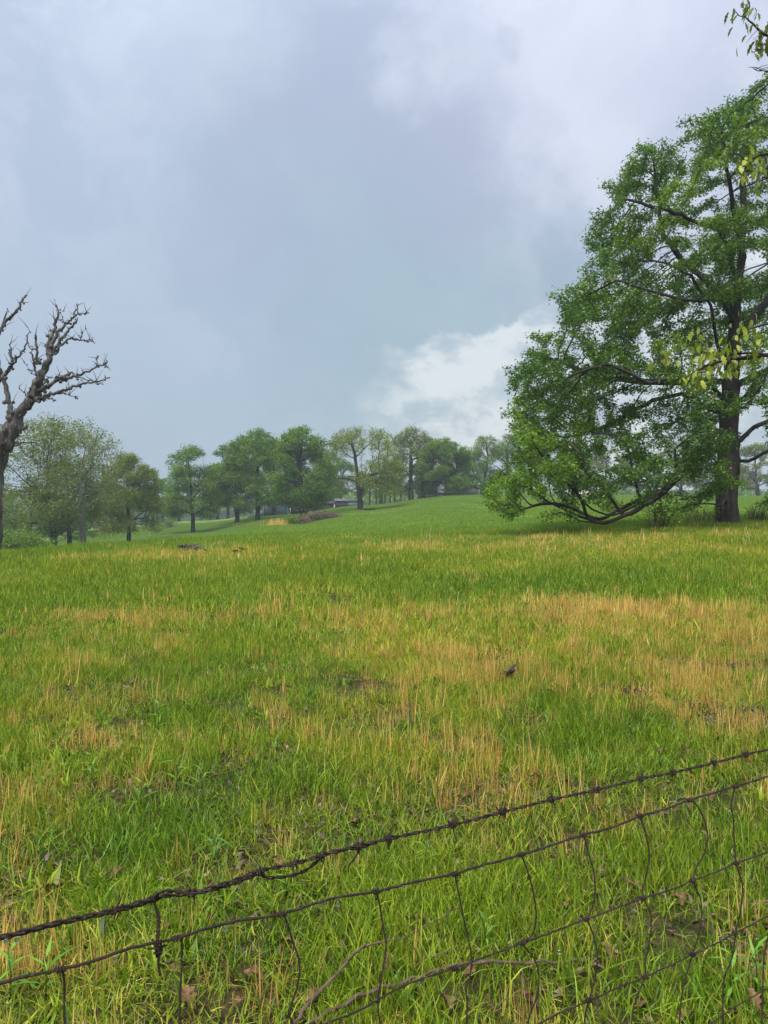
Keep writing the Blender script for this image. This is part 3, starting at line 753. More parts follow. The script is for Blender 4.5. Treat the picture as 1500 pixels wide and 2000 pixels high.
def near_tree():
    rng = np.random.default_rng(3)
    TY = 7.0; tx = XP(1980, TY); z0 = gz(tx, TY)
    t = thing('young_oak_tree', 'yellow green young oak whose leafy twigs reach in at the right edge', 'tree', (tx, TY, z0))
    o0 = np.array([tx, TY, z0])
    def q(px, py, dy=0.): return np.array(P(px, py, TY + dy)) - o0
    tp = np.array([(0, 0, -.2), (.03, 0, 1.2), (-.04, .02, 2.6), (.05, 0, 4.2), (0, .05, 6), (.05, 0, 7.5)])
    mb = MB(); mb.tube(tp, [.16, .13, .115, .1, .075, .03], 12, rough=.12)
    obj('trunk', mb.mesh('trunk', M_bark, True), t)
    br = [  # (points, r0, r1)
        ([(0, 0, 2.9), q(1800, 650), q(1620, 668), q(1500, 693), q(1440, 700), q(1390, 712), q(1355, 728), q(1340, 742)], .035, .004),
        ([q(1500, 693), q(1450, 690, -.05), q(1420, 685, -.1), q(1380, 668, -.1), q(1350, 645, -.1)], .012, .003),
        ([q(1440, 700), q(1405, 700, .1), q(1370, 690, .15), q(1320, 700, .2), q(1278, 702, .2)], .009, .003),
        ([(0, 0, 2.5), q(1760, 600), q(1600, 620), q(1520, 628), q(1470, 640), q(1440, 650)], .03, .004),
        ([(0, .05, 4.6), q(1800, 240), q(1600, 290), q(1500, 300), q(1455, 315), q(1425, 290)], .03, .003),
        ([q(1600, 290), q(1520, 320), q(1480, 335), q(1440, 330)], .012, .003),
        ([(0, .05, 5.6), q(1700, 120, .4), q(1560, 90, .4), q(1490, 66, .4), q(1462, 40, .4), q(1435, 20, .4)], .025, .003),
        ([q(1560, 90, .4), q(1510, 78, .4), q(1478, 86, .4)], .008, .003),
        ([q(1600, 105, .4), q(1530, 110, .4), q(1485, 96, .4), q(1468, 100, .4)], .009, .003),
        ([q(1620, 110, .4), q(1540, 150, .4), q(1490, 138, .4), q(1468, 130, .4)], .009, .003),
        ([q(1600, 290), q(1540, 330), q(1500, 345), q(1460, 360)], .009, .003),
    ]
    anchors = []
    for k, (pts, r0, r1) in enumerate(br):
        pts = np.array(pts); out = [pts[0]]
        for a, b in zip(pts[:-1], pts[1:]):
            for s_ in (1, 2, 3): out.append(a + (b - a) * s_ / 3 + (rng.normal(0, .012, 3) if s_ < 3 else 0))
        out = np.array(out)
        mb = MB(); mb.tube(out, np.linspace(r0, r1, len(out)), 6)
        # side twigs
        for i in range(4, len(out) - 1):
            if rng.random() < .75:
                d = rng.normal(0, 1, 3); d[2] = abs(d[2]) * .3 - .25; d /= np.linalg.norm(d); L = rng.uniform(.08, .26)
                e = out[i] + d * L; mb.tube([out[i], out[i] + d * L * .5 + (0, 0, .01), e], [.004, .003, .002], 4, cap=False)
                anchors.append((e, k)); anchors.append((out[i] + d * L * .5, k))
        anchors.append((out[-1], k))
        for i in range(len(out) // 2, len(out)): anchors.append((out[i], k))
        obj('branch', mb.mesh('branch', M_bark, True), t)
    ms = [leaf_mesh('leaf', L, L * .62, M_young, 3, .12, dr) for L, dr in ((.075, .5), (.06, .2), (.088, .7), (.055, .4), (.08, .3))]
    ms2 = [leaf_mesh('leaf', L, L * .40, M_far_o, 3, .12, dr) for L, dr in ((.12, .5), (.10, .2), (.13, .6))]
    # only where the frame (and a step beside it) sees them
    vis = []
    for a, k in anchors:
        w = a + o0; px = 750 + F * w[0] / w[1]; vis.append(px < 1540)
    an = [a for a, v in zip(anchors, vis) if v]
    cnt = 0; per = max(2, 300 // max(1, len(an)))
    for a, k in an:
        for j in range(per):
            if cnt >= 300: break
            high = k in (6, 7, 8, 9)
            me = (ms2 if high else ms)[rng.integers(0, 3 if high else 5)]
            o = obj('leaf', me, t, tuple(a + rng.normal(0, .055, 3) + (0, 0, -.02)))
            o.rotation_euler = (rng.uniform(-.8, .8), rng.uniform(.5, 1.5), rng.uniform(0, 6.28))
            o.scale = [rng.uniform(.8, 1.35) * (.85 if high else 1)] * 3; cnt += 1
    # crown of this tree beyond the frame's edge
    tips = []
    for k in range(14):
        a = k * 2.4; z = 3.3 + k * .3; L = 1.5 * (1 - k * .035); d_ = np.array([math.cos(a), math.sin(a), .25]); pts = [(0, 0, z)] + [np.array([0, 0, z]) + d_ * L * f + rng.normal(0, .04, 3) for f in (.35, .7, 1)]
        mb = MB(); mb.tube(pts, [.025, .016, .009, .004], 5); obj('branch', mb.mesh('branch', M_bark, True), t)
        for f in np.linspace(.3, 1, 8): tips.append(np.array([0, 0, z]) + d_ * L * f + rng.normal(0, .12, 3))
    V, Q, at = leaves(np.array(tips), 22, .16, .08, rng, aspect=.55, droop=.6)
    fo = obj('foliage', mesh_np('foliage', V, Q, None, M_young, at), t); fo['kind'] = 'stuff'
    print('near leaves', cnt, 'anchors', len(an))
near_tree()

# ------------------------------------------------------------------ shrubs
def shrub(name, label, px, base_y, dist, wpx, hpx, mat, nst=40, nleaf=1500, leaf=.1, seed=1, stemmat=None, depth=.6, flat=False, sizejit=1, grp=None):
    rng = np.random.default_rng(seed)
    X = XP(px, dist); z0 = gz(X, dist)
    W = wpx / 2 / F * dist; Hh = hpx / F * dist
    t = thing(name, label, 'shrub', (X, dist, z0), 0, grp)
    mb = MB(); tips = []
    for k in range(nst):
        x, y = rng.uniform(-1, 1) * W * .8, rng.uniform(-1, 1) * W * depth
        top = Hh * rng.uniform(.5, 1.05) * math.sqrt(max(.08, 1 - (x / W) ** 2 * .9))
        dx, dy = rng.normal(0, .35, 2) * Hh
        p = [(x, y, -.05), (x + dx * .3, y + dy * .3, top * .6), (x + dx * .8, y + dy * .8, top), (x + dx * 1.3, y + dy * 1.3, top * rng.uniform(.7, 1.05))]
        mb.tube(p, [.012 * Hh + .004, .010 * Hh + .003, .007 * Hh + .002, .003], 3, cap=False)
        for f in (.45, .7, .85, 1.): tips.append(np.array(p[1]) * (1 - f) + np.array(p[3]) * f + rng.normal(0, .08 * Hh, 3))
    obj('stems', mb.mesh('stems', stemmat or M_stick), t)
    tips = np.array(tips); tips[:, 2] = np.maximum(tips[:, 2], .05)
    V, Q, at = leaves(tips, max(1, nleaf // len(tips)), .12 * Hh, leaf, rng, aspect=.6)
    obj('foliage', mesh_np('foliage', V, Q, None, mat, at), t)
    return t
shrub('bramble_thicket', 'brown twiggy bramble thicket on the low mound before the massive trunk', 632, 1020, 92, 78, 19, M_bramble_leaf, 260, 2600, .13, 41, depth=.35)
shrub('bramble_thicket', 'sparse brown bramble patch at the left foot of the mound', 588, 1030, 90, 50, 16, M_bramble_leaf, 120, 1200, .12, 42, depth=.35)
shrub('leafy_bush', 'bright green bush at the left end of the bramble mound', 567, 1030, 89, 22, 19, M_far_g, 40, 1300, .16, 43)
shrub('leafy_bush', 'small light green bush on top of the bramble mound', 601, 1014, 93, 22, 20, M_far_y, 40, 1000, .15, 44)
shrub('leafy_bush', 'dark green bush low at the far left edge beside the dead trunk', 40, 1082, 62, 110, 46, M_far_g, 120, 5200, .17, 45)
shrub('leafy_bush', 'small bush in the valley left of the lone green oak', 331, 1030, 150, 16, 24, M_far_g, 30, 700, .25, 46)
shrub('leafy_bush', 'yellowish bush in front of the barn wall', 884, 970, 150, 14, 13, M_far_y, 25, 500, .2, 47)
shrub('twiggy_bush', 'bare twiggy bush under the great oak, left of its trunk', 1284, 1036, 29.5, 56, 40, M_oak, 22, 420, .06, 48)
shrub('twiggy_bush', 'tangled brush heaped against the foot of the great oak trunk', 1372, 1024, 32.3, 76, 42, M_oak, 30, 700, .07, 49)
shrub('leafy_bush', 'thin leafy sapling bush standing between oak trunk and low limb', 1290, 1036, 30, 34, 74, M_oak, 14, 420, .10, 50, stemmat=M_bark)
shrub('twiggy_bush', 'weedy brush beyond the right side of the oak trunk', 1478, 1015, 35, 50, 34, M_bramble_leaf, 50, 500, .06, 51, stemmat=M_bark)

# ------------------------------------------------------------------ sheds and barn
M_bluewall = solid('pale_blue_siding', (.22, .29, .33), (.28, .35, .39), 2, .7, .2, 10)
M_bluewall2 = solid('pale_green_siding', (.25, .33, .31), (.30, .38, .35), 2, .7, .2, 10)
M_trim = solid('white_trim', (.62, .66, .68), (.7, .73, .75), 3, .6, .1, 10)
M_board = solid('brown_boards', (.060, .050, .044), (.105, .085, .075), 3, .9, .4, 12, (6, 6, .5))
M_greyboard = solid('grey_boards', (.10, .11, .115), (.17, .175, .18), 3, .9, .4, 12, (6, 6, .5))
M_red = solid('faded_red_boards', (.15, .065, .05), (.22, .10, .085), 3, .9, .3, 12)
M_roof = solid('weathered_roof', (.075, .075, .078), (.13, .127, .127), 2, .8, .4, 10, (1, 5, 1))
M_cream = solid('cream_roof', (.55, .48, .38), (.62, .55, .46), 2, .8, .2, 10)
M_dark = solid('black_and_bay_shade', (.02, .02, .02), (.035, .03, .03), 3, .9, .1, 10)  # black of trough and door; also the painted shade of the shed bays

def building(name, label, cat, px, dist, w, d, h, roof_h, rz, wall_mat, roof_mat, ridge='y', gable_mat=None, trim=True, eave=.25, boards=0, door=None, openings=0, grp=None):
    """w along local x (front faces -y), d depth; ridge along local 'x' or 'y'"""
    X = XP(px, dist); z0 = min(gz(X + a, dist + b) for a in (-w / 2, w / 2) for b in (0, d))
    t = thing(name, label, cat, (X, dist, z0), rz, grp)
    th = .12
    def part(nm, mb, mat): return obj(nm, mb.mesh(nm, mat), t)
    hh = h
    def wall_strip(x0, y0, x1, y1, nb):
        # boarded wall: single boards with recessed joints
        L = math.hypot(x1 - x0, y1 - y0); a = math.atan2(y1 - y0, x1 - x0)
        if nb <= 1:
            m_ = MB(); m_.box(((x0 + x1) / 2, (y0 + y1) / 2, hh / 2), (L, th, hh), a); part('wall', m_, wall_mat); return
        m_ = MB(); m_.box(((x0 + x1) / 2, (y0 + y1) / 2, hh / 2), (L, th * .5, hh - .02), a); part('wall', m_, wall_mat)
        bw = L / nb; mb0 = MB(); mb0.box((0, 0, 0), (bw * .93, .05, hh)); me = mb0.mesh('board', wall_mat)
        for k in range(nb):
            f = (k + .5) / nb
            o = obj('board', me, t, (x0 + (x1 - x0) * f + math.sin(a) * (.055), y0 + (y1 - y0) * f - math.cos(a) * .055, hh / 2 + random.uniform(-.02, .02)), (0, 0, a))
    wall_strip(-w / 2, 0, w / 2, 0, boards)
    wall_strip(w / 2 - th / 2 - .001, th, w / 2 - th / 2 - .001, d - th, 0)
    wall_strip(-w / 2 + th / 2 + .001, d - th, -w / 2 + th / 2 + .001, th, 0)
    m_ = MB(); m_.box((0, d, hh / 2), (w, th, hh)); part('wall', m_, wall_mat)
    # gables and roof
    if ridge == 'y':
        m_ = MB()
        for y in (0, d):
            a = th / 2
            v = [(-w / 2, y - a, hh), (w / 2, y - a, hh), (0, y - a, hh + roof_h), (-w / 2, y + a, hh), (w / 2, y + a, hh), (0, y + a, hh + roof_h)]
            m_.add(v, [(0, 3, 5, 2), (1, 2, 5, 4)], [(0, 1, 2), (3, 5, 4)])
        part('gable', m_, gable_mat or wall_mat)
        sl_ = math.atan2(roof_h, w / 2)
        for s_ in (-1, 1):
            e = w / 2 + eave; ze = hh - eave * math.tan(sl_) + .03; zr = hh + roof_h + .04
            v = [(0, -eave, zr), (s_ * e, -eave, ze), (s_ * e, d + eave, ze), (0, d + eave, zr)]
            v += [(a, b, c + .09) for a, b, c in v]
            m_ = MB(); m_.add(v, [(0, 1, 2, 3), (4, 7, 6, 5), (0, 4, 5, 1), (1, 5, 6, 2), (2, 6, 7, 3), (3, 7, 4, 0)]); part('roof', m_, roof_mat)
    else:
        m_ = MB()
        for x in (-w / 2 + th / 2, w / 2 - th / 2):
            a = th / 2
            v = [(x - a, 0, hh), (x - a, d, hh), (x - a, d / 2, hh + roof_h), (x + a, 0, hh), (x + a, d, hh), (x + a, d / 2, hh + roof_h)]
            m_.add(v, [(0, 3, 5, 2), (1, 2, 5, 4)], [(0, 2, 1), (3, 4, 5)])
        part('gable', m_, gable_mat or wall_mat)
        sl_ = math.atan2(roof_h, d / 2)
        for s_ in (-1, 1):
            ym = d / 2; e = d / 2 + eave; ze = hh - eave * math.tan(sl_) + .03; zr = hh + roof_h + .04
            v = [(-w / 2 - eave, ym, zr), (w / 2 + eave, ym, zr), (w / 2 + eave, ym + s_ * e, ze), (-w / 2 - eave, ym + s_ * e, ze)]
            v += [(a, b, c + .09) for a, b, c in v]
            m_ = MB(); m_.add(v, [(0, 1, 2, 3), (4, 7, 6, 5), (0, 4, 5, 1), (1, 5, 6, 2), (2, 6, 7, 3), (3, 7, 4, 0)]); part('roof', m_, roof_mat)
    if trim:
        for x in (-w / 2, w / 2):
            m_ = MB(); m_.box((x, -th / 2 - .05, hh / 2), (.14, .1, hh)); part('corner_trim', m_, M_trim)
    if door:
        x, dw, dh = door
        m_ = MB(); m_.box((x, -th / 2 - .04, dh / 2), (dw, .06, dh)); dr = part('door', m_, M_dark)
        m_ = MB()
        m_.box((x - dw / 2 - .05, -th / 2 - .05, dh / 2), (.1, .1, dh + .1)); m_.box((x + dw / 2 + .05, -th / 2 - .05, dh / 2), (.1, .1, dh + .1)); m_.box((x, -th / 2 - .05, dh + .1), (dw + .2, .1, .1))
        o = obj('door_frame', m_.mesh('door_frame', M_trim), dr)
    for k in range(openings):
        x = -w / 2 + (k + .5) * w / openings
        m_ = MB(); m_.box((x, -th / 2 - .06, h * .42), (w / openings * .78, .08, h * .8)); part('bay_shade_panel', m_, M_dark)  # near-black panel on the solid wall, painted shade of an open bay
    return t
SH = 'farm sheds behind the tree row'
building('garden_shed', 'pale blue grey gabled shed with white corner trim behind two tree trunks', 'shed', 538, 150, 4.7, 4, 3.0, .9, .12, M_bluewall, M_roof, 'y', grp=SH)
building('low_shed', 'low pale green lean building joined left of the blue grey shed', 'shed', 500, 154, 3.3, 4, 2.3, .6, .1, M_bluewall2, M_roof, 'x', trim=False, grp=SH)
building('open_shed', 'long low dark open fronted shed behind the massive trunk', 'shed', 610, 158, 9.2, 5, 2.3, .5, .16, M_board, M_board, 'x', trim=True, boards=0, openings=4, grp=SH)
building('board_shed', 'little brown board shed left of the wide yellow green oak', 'shed', 668, 152, 2.6, 2.6, 1.5, .4, .1, M_board, M_greyboard, 'x', trim=False, boards=12, grp=SH)
building('low_shed', 'tiny pale blue shed between the brown one and the wide oak trunk', 'shed', 690, 156, 1.9, 2.2, 1.2, .35, .1, M_bluewall, M_roof, 'x', trim=False, grp=SH)
building('barn', 'weathered barn with grey roof and reddish gable on the crest', 'barn', 921, 158, 3.6, 12, 1.55, 1.05, math.radians(38), M_greyboard, M_roof, 'y', gable_mat=M_red, trim=False, boards=14, eave=.35)
building('board_barn', 'long dark low boarded barn wing behind the round crowned oak', 'barn', 850, 160, 7.4, 5, 1.45, .6, -.03, M_board, M_roof, 'x', trim=False, boards=24)
building('house', 'far low house with cream roof glimpsed under the great oak', 'house', 1136, 215, 8, 6, 2.2, 1.0, .1, M_greyboard, M_cream, 'x', trim=False, door=(1, .9, 1.9))
# black trough in front of the wide oak
X, Y = XP(723, 119), 119; z = gz(X, Y)
t = thing('feed_trough', 'long low black feed trough on the grass beside the wide oak', 'trough', (X, Y, z), .05)
mb = MB()
for sx, sy, w_, d_ in ((0, -.28, 1.9, .05), (0, .28, 1.9, .05), (-.925, 0, .05, .51), (.925, 0, .05, .51)): mb.box((sx, sy, .2), (w_, d_, .26))
mb.box((0, 0, .08), (1.8, .5, .03)); obj('basin', mb.mesh('basin', M_dark), t)
for sx in (-.7, .7):
    mb = MB(); mb.box((sx, 0, .03), (.08, .5, .09)); obj('leg', mb.mesh('leg', M_dark), t)
# crest fence
t = thing('pasture_fence', 'thin line of small posts and wire along the crest before the barn', 'fence', (XP(850, 147), 147, gz(XP(850, 147), 147)))
o0 = np.array(t.location); tops = []
for k, px in enumerate(range(716, 1420, 22)):
    Yf = 147 + (k % 3) * .2; X = XP(px, Yf); z = gz(X, Yf); hh = 1.15 + random.uniform(-.08, .1)
    mb = MB(); mb.tube([(0, 0, -.2), (0, 0, hh)], .05, 5); obj('post', mb.mesh('post', M_post), t, tuple(np.array([X, Yf, z]) - o0))
    tops.append(np.array([X, Yf, z + hh - .1]) - o0)
for dz in (0, -.35, -.7):
    mb = MB(); mb.tube([p + (0, -.06, dz) for p in tops], .008, 3, cap=False); obj('fence_wire', mb.mesh('fence_wire', M_rust), t)

# far woods: a soft mass on the valley's far side
def woods(name, px0, px1, dist, y_top, n, seed, wob):
    rng = np.random.default_rng(seed)
    C = []
    px = rng.uniform(px0, px1, n); dd = dist + rng.uniform(-25, 25, n)
    X = (px - 750) / F * dd; z0 = H(X, dd)
    topz = CAMZ + (1000 - (y_top + wob * (fbm(px, px * 0, .012, seed) - .5) * 2)) / F * dd
    Z = z0 + (topz - z0) * rng.random(n) ** .8
    C = np.stack([X, dd, Z], 1)
    V, Q, at = leaves(C, 10, dist * .006, dist * .0055, rng, aspect=.8, tintsc=.08)
    o = obj(name, mesh_np(name, V, Q, None, M_far_g, at)); tag(o, 'hazy belt of far woods closing the valley', 'woods', kind='stuff')
woods('distant_woods', -900, 620, 420, 985, 5200, 90, 14)
woods('distant_woods', 560, 2400, 300, 965, 5200, 91, 10)

# ------------------------------------------------------------------ grass
def blade_arrays(n, area, hmin, hmax, w, lean, seed, segs=3, lying=0., disc=False, straight=False):
    r = np.random.default_rng(seed)
    if disc:
        a = r.uniform(0, 6.283, n); q = area / 2 * np.sqrt(r.random(n)) ; b = np.stack([np.cos(a) * q, np.sin(a) * q, np.zeros(n)], 1)
    else:
        b = np.concatenate([r.uniform(-area / 2, area / 2, (n, 2)), np.zeros((n, 1))], 1)
    h = r.uniform(hmin, hmax, n) * r.uniform(.6, 1, n)
    az = r.uniform(0, 6.283, n); dr = np.stack([np.cos(az), np.sin(az), np.zeros(n)], 1)
    bend = np.abs(r.normal(0, lean, n)); bend = np.where(r.random(n) < lying, r.uniform(1.4, 3., n), bend)
    up0 = np.array([0, 0, 1.])
    az2 = az + np.pi / 2 + r.normal(0, .7, n); sd = np.stack([np.cos(az2), np.sin(az2), np.zeros(n)], 1)
    w = w * r.uniform(.6, 1.3, n)
    V = []; 
    tilt = r.normal(0, lean * .35, (n, 2)); tilt = np.concatenate([tilt, np.zeros((n, 1))], 1)
    for k in range(segs + 1):
        t = k / segs
        th = bend * t * (0.25 if straight else 1.0)
        p = b + h[:, None] * (up0 * (t * np.cos(th * .8))[:, None] + dr * (t * np.sin(th * .8))[:, None] + tilt * t)
        p[:, 2] = np.maximum(p[:, 2], .004 + .01 * t)
        ww = (w * (1 - t ** 1.6) if k < segs else w * 0)[:, None]
        if k < segs: V += [p - sd * ww / 2, p + sd * ww / 2]
        else: V += [p]
    V = np.stack(V, 1)  # n, m, 3
    m = V.shape[1]; base = np.arange(n)[:, None] * m
    Q = np.concatenate([np.stack([base[:, 0] + 2 * k, base[:, 0] + 2 * k + 1, base[:, 0] + 2 * k + 3, base[:, 0] + 2 * k + 2], 1) for k in range(segs - 1)])
    T = np.stack([base[:, 0] + 2 * segs - 2, base[:, 0] + 2 * segs - 1, base[:, 0] + 2 * segs], 1)
    return V.reshape(-1, 3), Q, T, np.repeat(r.random(n), m)

def combine(lst):
    V = []; Q = []; T = []; R = []; o = 0
    for v, q, t, r in lst:
        V.append(v); Q.append(q + o); T.append(t + o); R.append(r); o += len(v)
    return np.concatenate(V), np.concatenate(Q), np.concatenate(T), np.concatenate(R)

def protos(name, mat, builders):
    c = bpy.data.collections.new(name)
    for b in builders:
        V, Q, T, R = b
        me = mesh_np(name, V, Q, T, mat, {'rnd': R}); o = bpy.data.objects.new(name, me); c.objects.link(o)
    return c

def scatter(name, coll, pts, rz, scl, tint, idx, tilt=False):
    n = len(pts); me = bpy.data.meshes.new(name); me.vertices.add(n); me.vertices.foreach_set('co', np.asarray(pts, np.float32).ravel())
    rot = np.zeros((n, 3)); rot[:, 2] = rz
    if tilt:       # lay big patches along the slope
        X_, Y_ = np.asarray(pts)[:, 0], np.asarray(pts)[:, 1]; e_ = 1.2
        gx = (H(X_ + e_, Y_) - H(X_ - e_, Y_)) / (2 * e_); gy = (H(X_, Y_ + e_) - H(X_, Y_ - e_)) / (2 * e_)
        for i in range(n):
            up = Vector((-gx[i], -gy[i], 1)).normalized()
            q = Vector((0, 0, 1)).rotation_difference(up).to_matrix() @ Euler((0, 0, float(rz[i]))).to_matrix()
            rot[i] = q.to_euler()
    a = me.attributes.new('rot', 'FLOAT_VECTOR', 'POINT'); a.data.foreach_set('vector', rot.astype(np.float32).ravel())
    a = me.attributes.new('scl', 'FLOAT_VECTOR', 'POINT'); a.data.foreach_set('vector', np.asarray(scl, np.float32).ravel())
    a = me.attributes.new('tint', 'FLOAT', 'POINT'); a.data.foreach_set('value', np.asarray(tint, np.float32))
    a = me.attributes.new('idx', 'INT', 'POINT'); a.data.foreach_set('value', np.asarray(idx, np.int32))
    me.update()
    o = obj(name, me)
    g = bpy.data.node_groups.new(name, 'GeometryNodeTree')
    g.interface.new_socket('Geometry', in_out='INPUT', socket_type='NodeSocketGeometry'); g.interface.new_socket('Geometry', in_out='OUTPUT', socket_type='NodeSocketGeometry')
    N = g.nodes; L = g.links
    gi, go = N.new('NodeGroupInput'), N.new('NodeGroupOutput')
    mp = N.new('GeometryNodeMeshToPoints'); L.new(gi.outputs[0], mp.inputs[0])
    ci = N.new('GeometryNodeCollectionInfo'); ci.inputs['Collection'].default_value = coll
    ci.inputs['Separate Children'].default_value = True; ci.inputs['Reset Children'].default_value = True
    ip = N.new('GeometryNodeInstanceOnPoints'); ip.inputs['Pick Instance'].default_value = True
    L.new(mp.outputs[0], ip.inputs['Points']); L.new(ci.outputs[0], ip.inputs['Instance'])
    def at(nm, ty):
        q = N.new('GeometryNodeInputNamedAttribute'); q.data_type = ty; q.inputs[0].default_value = nm; return q.outputs[0]
    L.new(at('idx', 'INT'), ip.inputs['Instance Index'])
    e = N.new('FunctionNodeEulerToRotation'); L.new(at('rot', 'FLOAT_VECTOR'), e.inputs[0]); L.new(e.outputs[0], ip.inputs['Rotation'])
    L.new(at('scl', 'FLOAT_VECTOR'), ip.inputs['Scale'])
    L.new(ip.outputs[0], go.inputs[0])
    md = o.modifiers.new('scatter', 'NODES'); md.node_group = g
    return o

def band(Y0, Y1, density, rng, margin=1.8, pad=1.6):
    """random points on the ground in front of the camera between two depths"""
    n = int(density * (Y1 - Y0) * (.51 * margin * (Y0 + Y1) + 2 * pad))
    Y = Y0 + (Y1 - Y0) * rng.random(n * 2); wmax = .51 * margin * Y1 + pad
    X = rng.uniform(-wmax, wmax, n * 2); ok = np.abs(X) < .51 * margin * Y + pad
    X, Y = X[ok], Y[ok]
    return X, Y

def G(X, Y, px, py, sx, sy, amp):
    """gaussian patch given by where it lies on the field (X,Y in metres, patch centre from column/row of the photo)"""
    return amp * np.exp(-((X - px) / sx) ** 2 - ((Y - py) / sy) ** 2)

def dryness(X, Y):
    """0 lush .. 1 straw"""
    n = fbm(X + 30, Y * .8, .42, 31, 4); n2 = fbm(X, Y, 1.7, 41, 3)
    Yq = Y + (fbm(X + 9, Y + 4, .22, 55, 2) - .5) * np.clip(Y - 6, 0, 8) * .9
    base = np.interp(Yq, [0, 2.4, 4, 6, 8.5, 11, 12.5, 15, 20, 22.5, 24.5, 27, 29, 34, 60, 150], [.46, .44, .42, .44, .43, .36, .26, .18, .24, .34, .52, .5, .12, .05, .04, .05])
    u = 750 + F * X / np.maximum(Y, 2)
    left = 1 / (1 + np.exp((u - 620) / 90))       # left part of the mid field is lusher
    base = base - left * np.interp(Y, [8, 11, 15, 19, 22, 26, 30], [.0, .14, .1, .1, .22, .30, .1])
    d = base + (n - .5) * 1.5 + (n2 - .5) * .7
    for (a, b, Yc, sx, sy, am) in [(430, 0, 24.5, 1.6, 1.6, .7), (250, 0, 23.5, 2.2, 1.2, .5), (960, 0, 23.5, 3., 1.2, .45), (1200, 0, 25, 5, 1.2, .45), (700, 0, 26, 3, 1.5, .3),
                            (1300, 0, 10.5, 1.4, 1.2, .35), (850, 0, 11.2, 1.5, 1., .35), (980, 0, 8.2, 1, 1, .3), (930, 0, 4.6, .45, .7, .4), (1330, 0, 6.8, .4, .5, .35),
                            (120, 0, 6, .8, .8, .3), (330, 0, 3.6, .6, .6, -.5), (470, 0, 4.2, .5, .7, -.35), (1150, 0, 5.2, .6, .7, -.3), (700, 0, 3.1, .6, .5, -.2),
                            (680, 0, 13.5, 3, 1.6, -.2), (930, 0, 15.5, 2.2, 1.2, -.45), (300, 0, 14, 3.5, 3, -.3), (60, 0, 3.0, .4, .5, .25), (540, 0, 88, 2, 3, .9), (700, 0, 100, 5, 6, .35)]:
        d = d + G(X, Y, XP(a, Yc), Yc, sx, sy, am)
    return np.clip(d, 0, 1)

def oakshade(X, Y):
    return np.exp(-((X - 10.5) / 7.5) ** 4 - ((Y - 30) / 3.2) ** 4)

def stump_clear(X, Y):
    return np.ones_like(X, bool)

rg = np.random.default_rng(77)
# near blades: fine leaves, mixed heights
near_pro = protos('grass_tuft', M_grass, [combine([
    blade_arrays(170, .46, .04, .14, .0055, .85, 100 + k), blade_arrays(34, .44, .12, .22, .0052, .5, 200 + k), blade_arrays(34, .46, .04, .12, .0075, 1.1, 300 + k)]) for k in range(9)])
X, Y = band(1.3, 9.5, 18.5, rg)
dr = dryness(X, Y); cl = fbm(X, Y, 1.1, 61, 3)
keep = rg.random(len(X)) > dr * .42 + np.clip(.5 - fbm(X, Y, 2.1, 64, 2), 0, .2)
X, Y, dr, cl = X[keep], Y[keep], dr[keep], cl[keep]
n = len(X); hz = (.42 + .92 * cl) * (1.08 - .35 * dr)
sc = np.stack([np.full(n, 1.), np.full(n, 1.), hz], 1) * rg.uniform(.85, 1.15, n)[:, None]
tint = np.clip(.25 + .55 * fbm(X, Y, .7, 71, 3) + .45 * (dr - .3) + rg.normal(0, .2, n), 0, 1)
g1 = scatter('grass', near_pro, np.stack([X, Y, H(X, Y) - .005], 1), rg.uniform(0, 6.28, n), sc, tint, rg.integers(0, 9, n))
tag(g1, 'mixed wet green grass close behind the wire fence', 'grass', kind='stuff'); print('near', n)
# middle blades
mid_pro = protos('grass_patch', M_grass, [combine([blade_arrays(330, 1.15, .06, .19, .0155, .7, 400 + k), blade_arrays(60, 1.15, .15, .30, .015, .5, 500 + k)]) for k in range(7)])
X, Y = band(8.5, 42, 2.9, rg); keep = rg.random(len(X)) < np.interp(Y, [0, 26, 42], [1, 1, .1]); X, Y = X[keep], Y[keep]; dr = dryness(X, Y); cl = fbm(X, Y, .8, 62, 3)
n = len(X); lush = np.interp(Y, [8, 13, 18, 28], [.85, 1.0, 1.05, 1.1])
sc = np.stack([np.ones(n), np.ones(n), (.6 + .75 * cl) * (1.05 - .4 * dr) * lush], 1)
tint = np.clip(np.interp(Y, [9, 13, 17, 22, 27], [.55, .45, .45, .52, .45]) - .25 + .55 * fbm(X, Y, .35, 72, 3) + .35 * dr + rg.normal(0, .1, n), 0, 1)
g2 = scatter('grass', mid_pro, np.stack([X, Y, H(X, Y) - .01], 1), rg.uniform(0, 6.28, n), sc, tint, rg.integers(0, 7, n), True)
tag(g2, 'lush green grass in the middle of the pasture', 'grass', kind='stuff'); print('mid', n)
# far blades
far_pro = protos('grass_swath', M_fargrass, [blade_arrays(900, 3.6, .10, .26, .026, .45, 600 + k, segs=2) for k in range(6)])
X, Y = band(24, 168, .26, rg, 1.4); cl = fbm(X, Y, .2, 63, 3); n = len(X)
sc = np.stack([np.ones(n), np.ones(n), (.55 + .6 * cl) * np.interp(Y, [24, 32], [.45, 1])], 1)
tint = np.clip(.1 + .55 * fbm(X, Y, .12, 73, 3) + rg.normal(0, .08, n), 0, 1)
g3 = scatter('grass', far_pro, np.stack([X, Y, H(X, Y) + .015], 1), rg.uniform(0, 6.28, n), sc, tint, rg.integers(0, 6, n), True)
tag(g3, 'smooth bright green grass of the far rising pasture', 'grass', kind='stuff'); print('far', n)

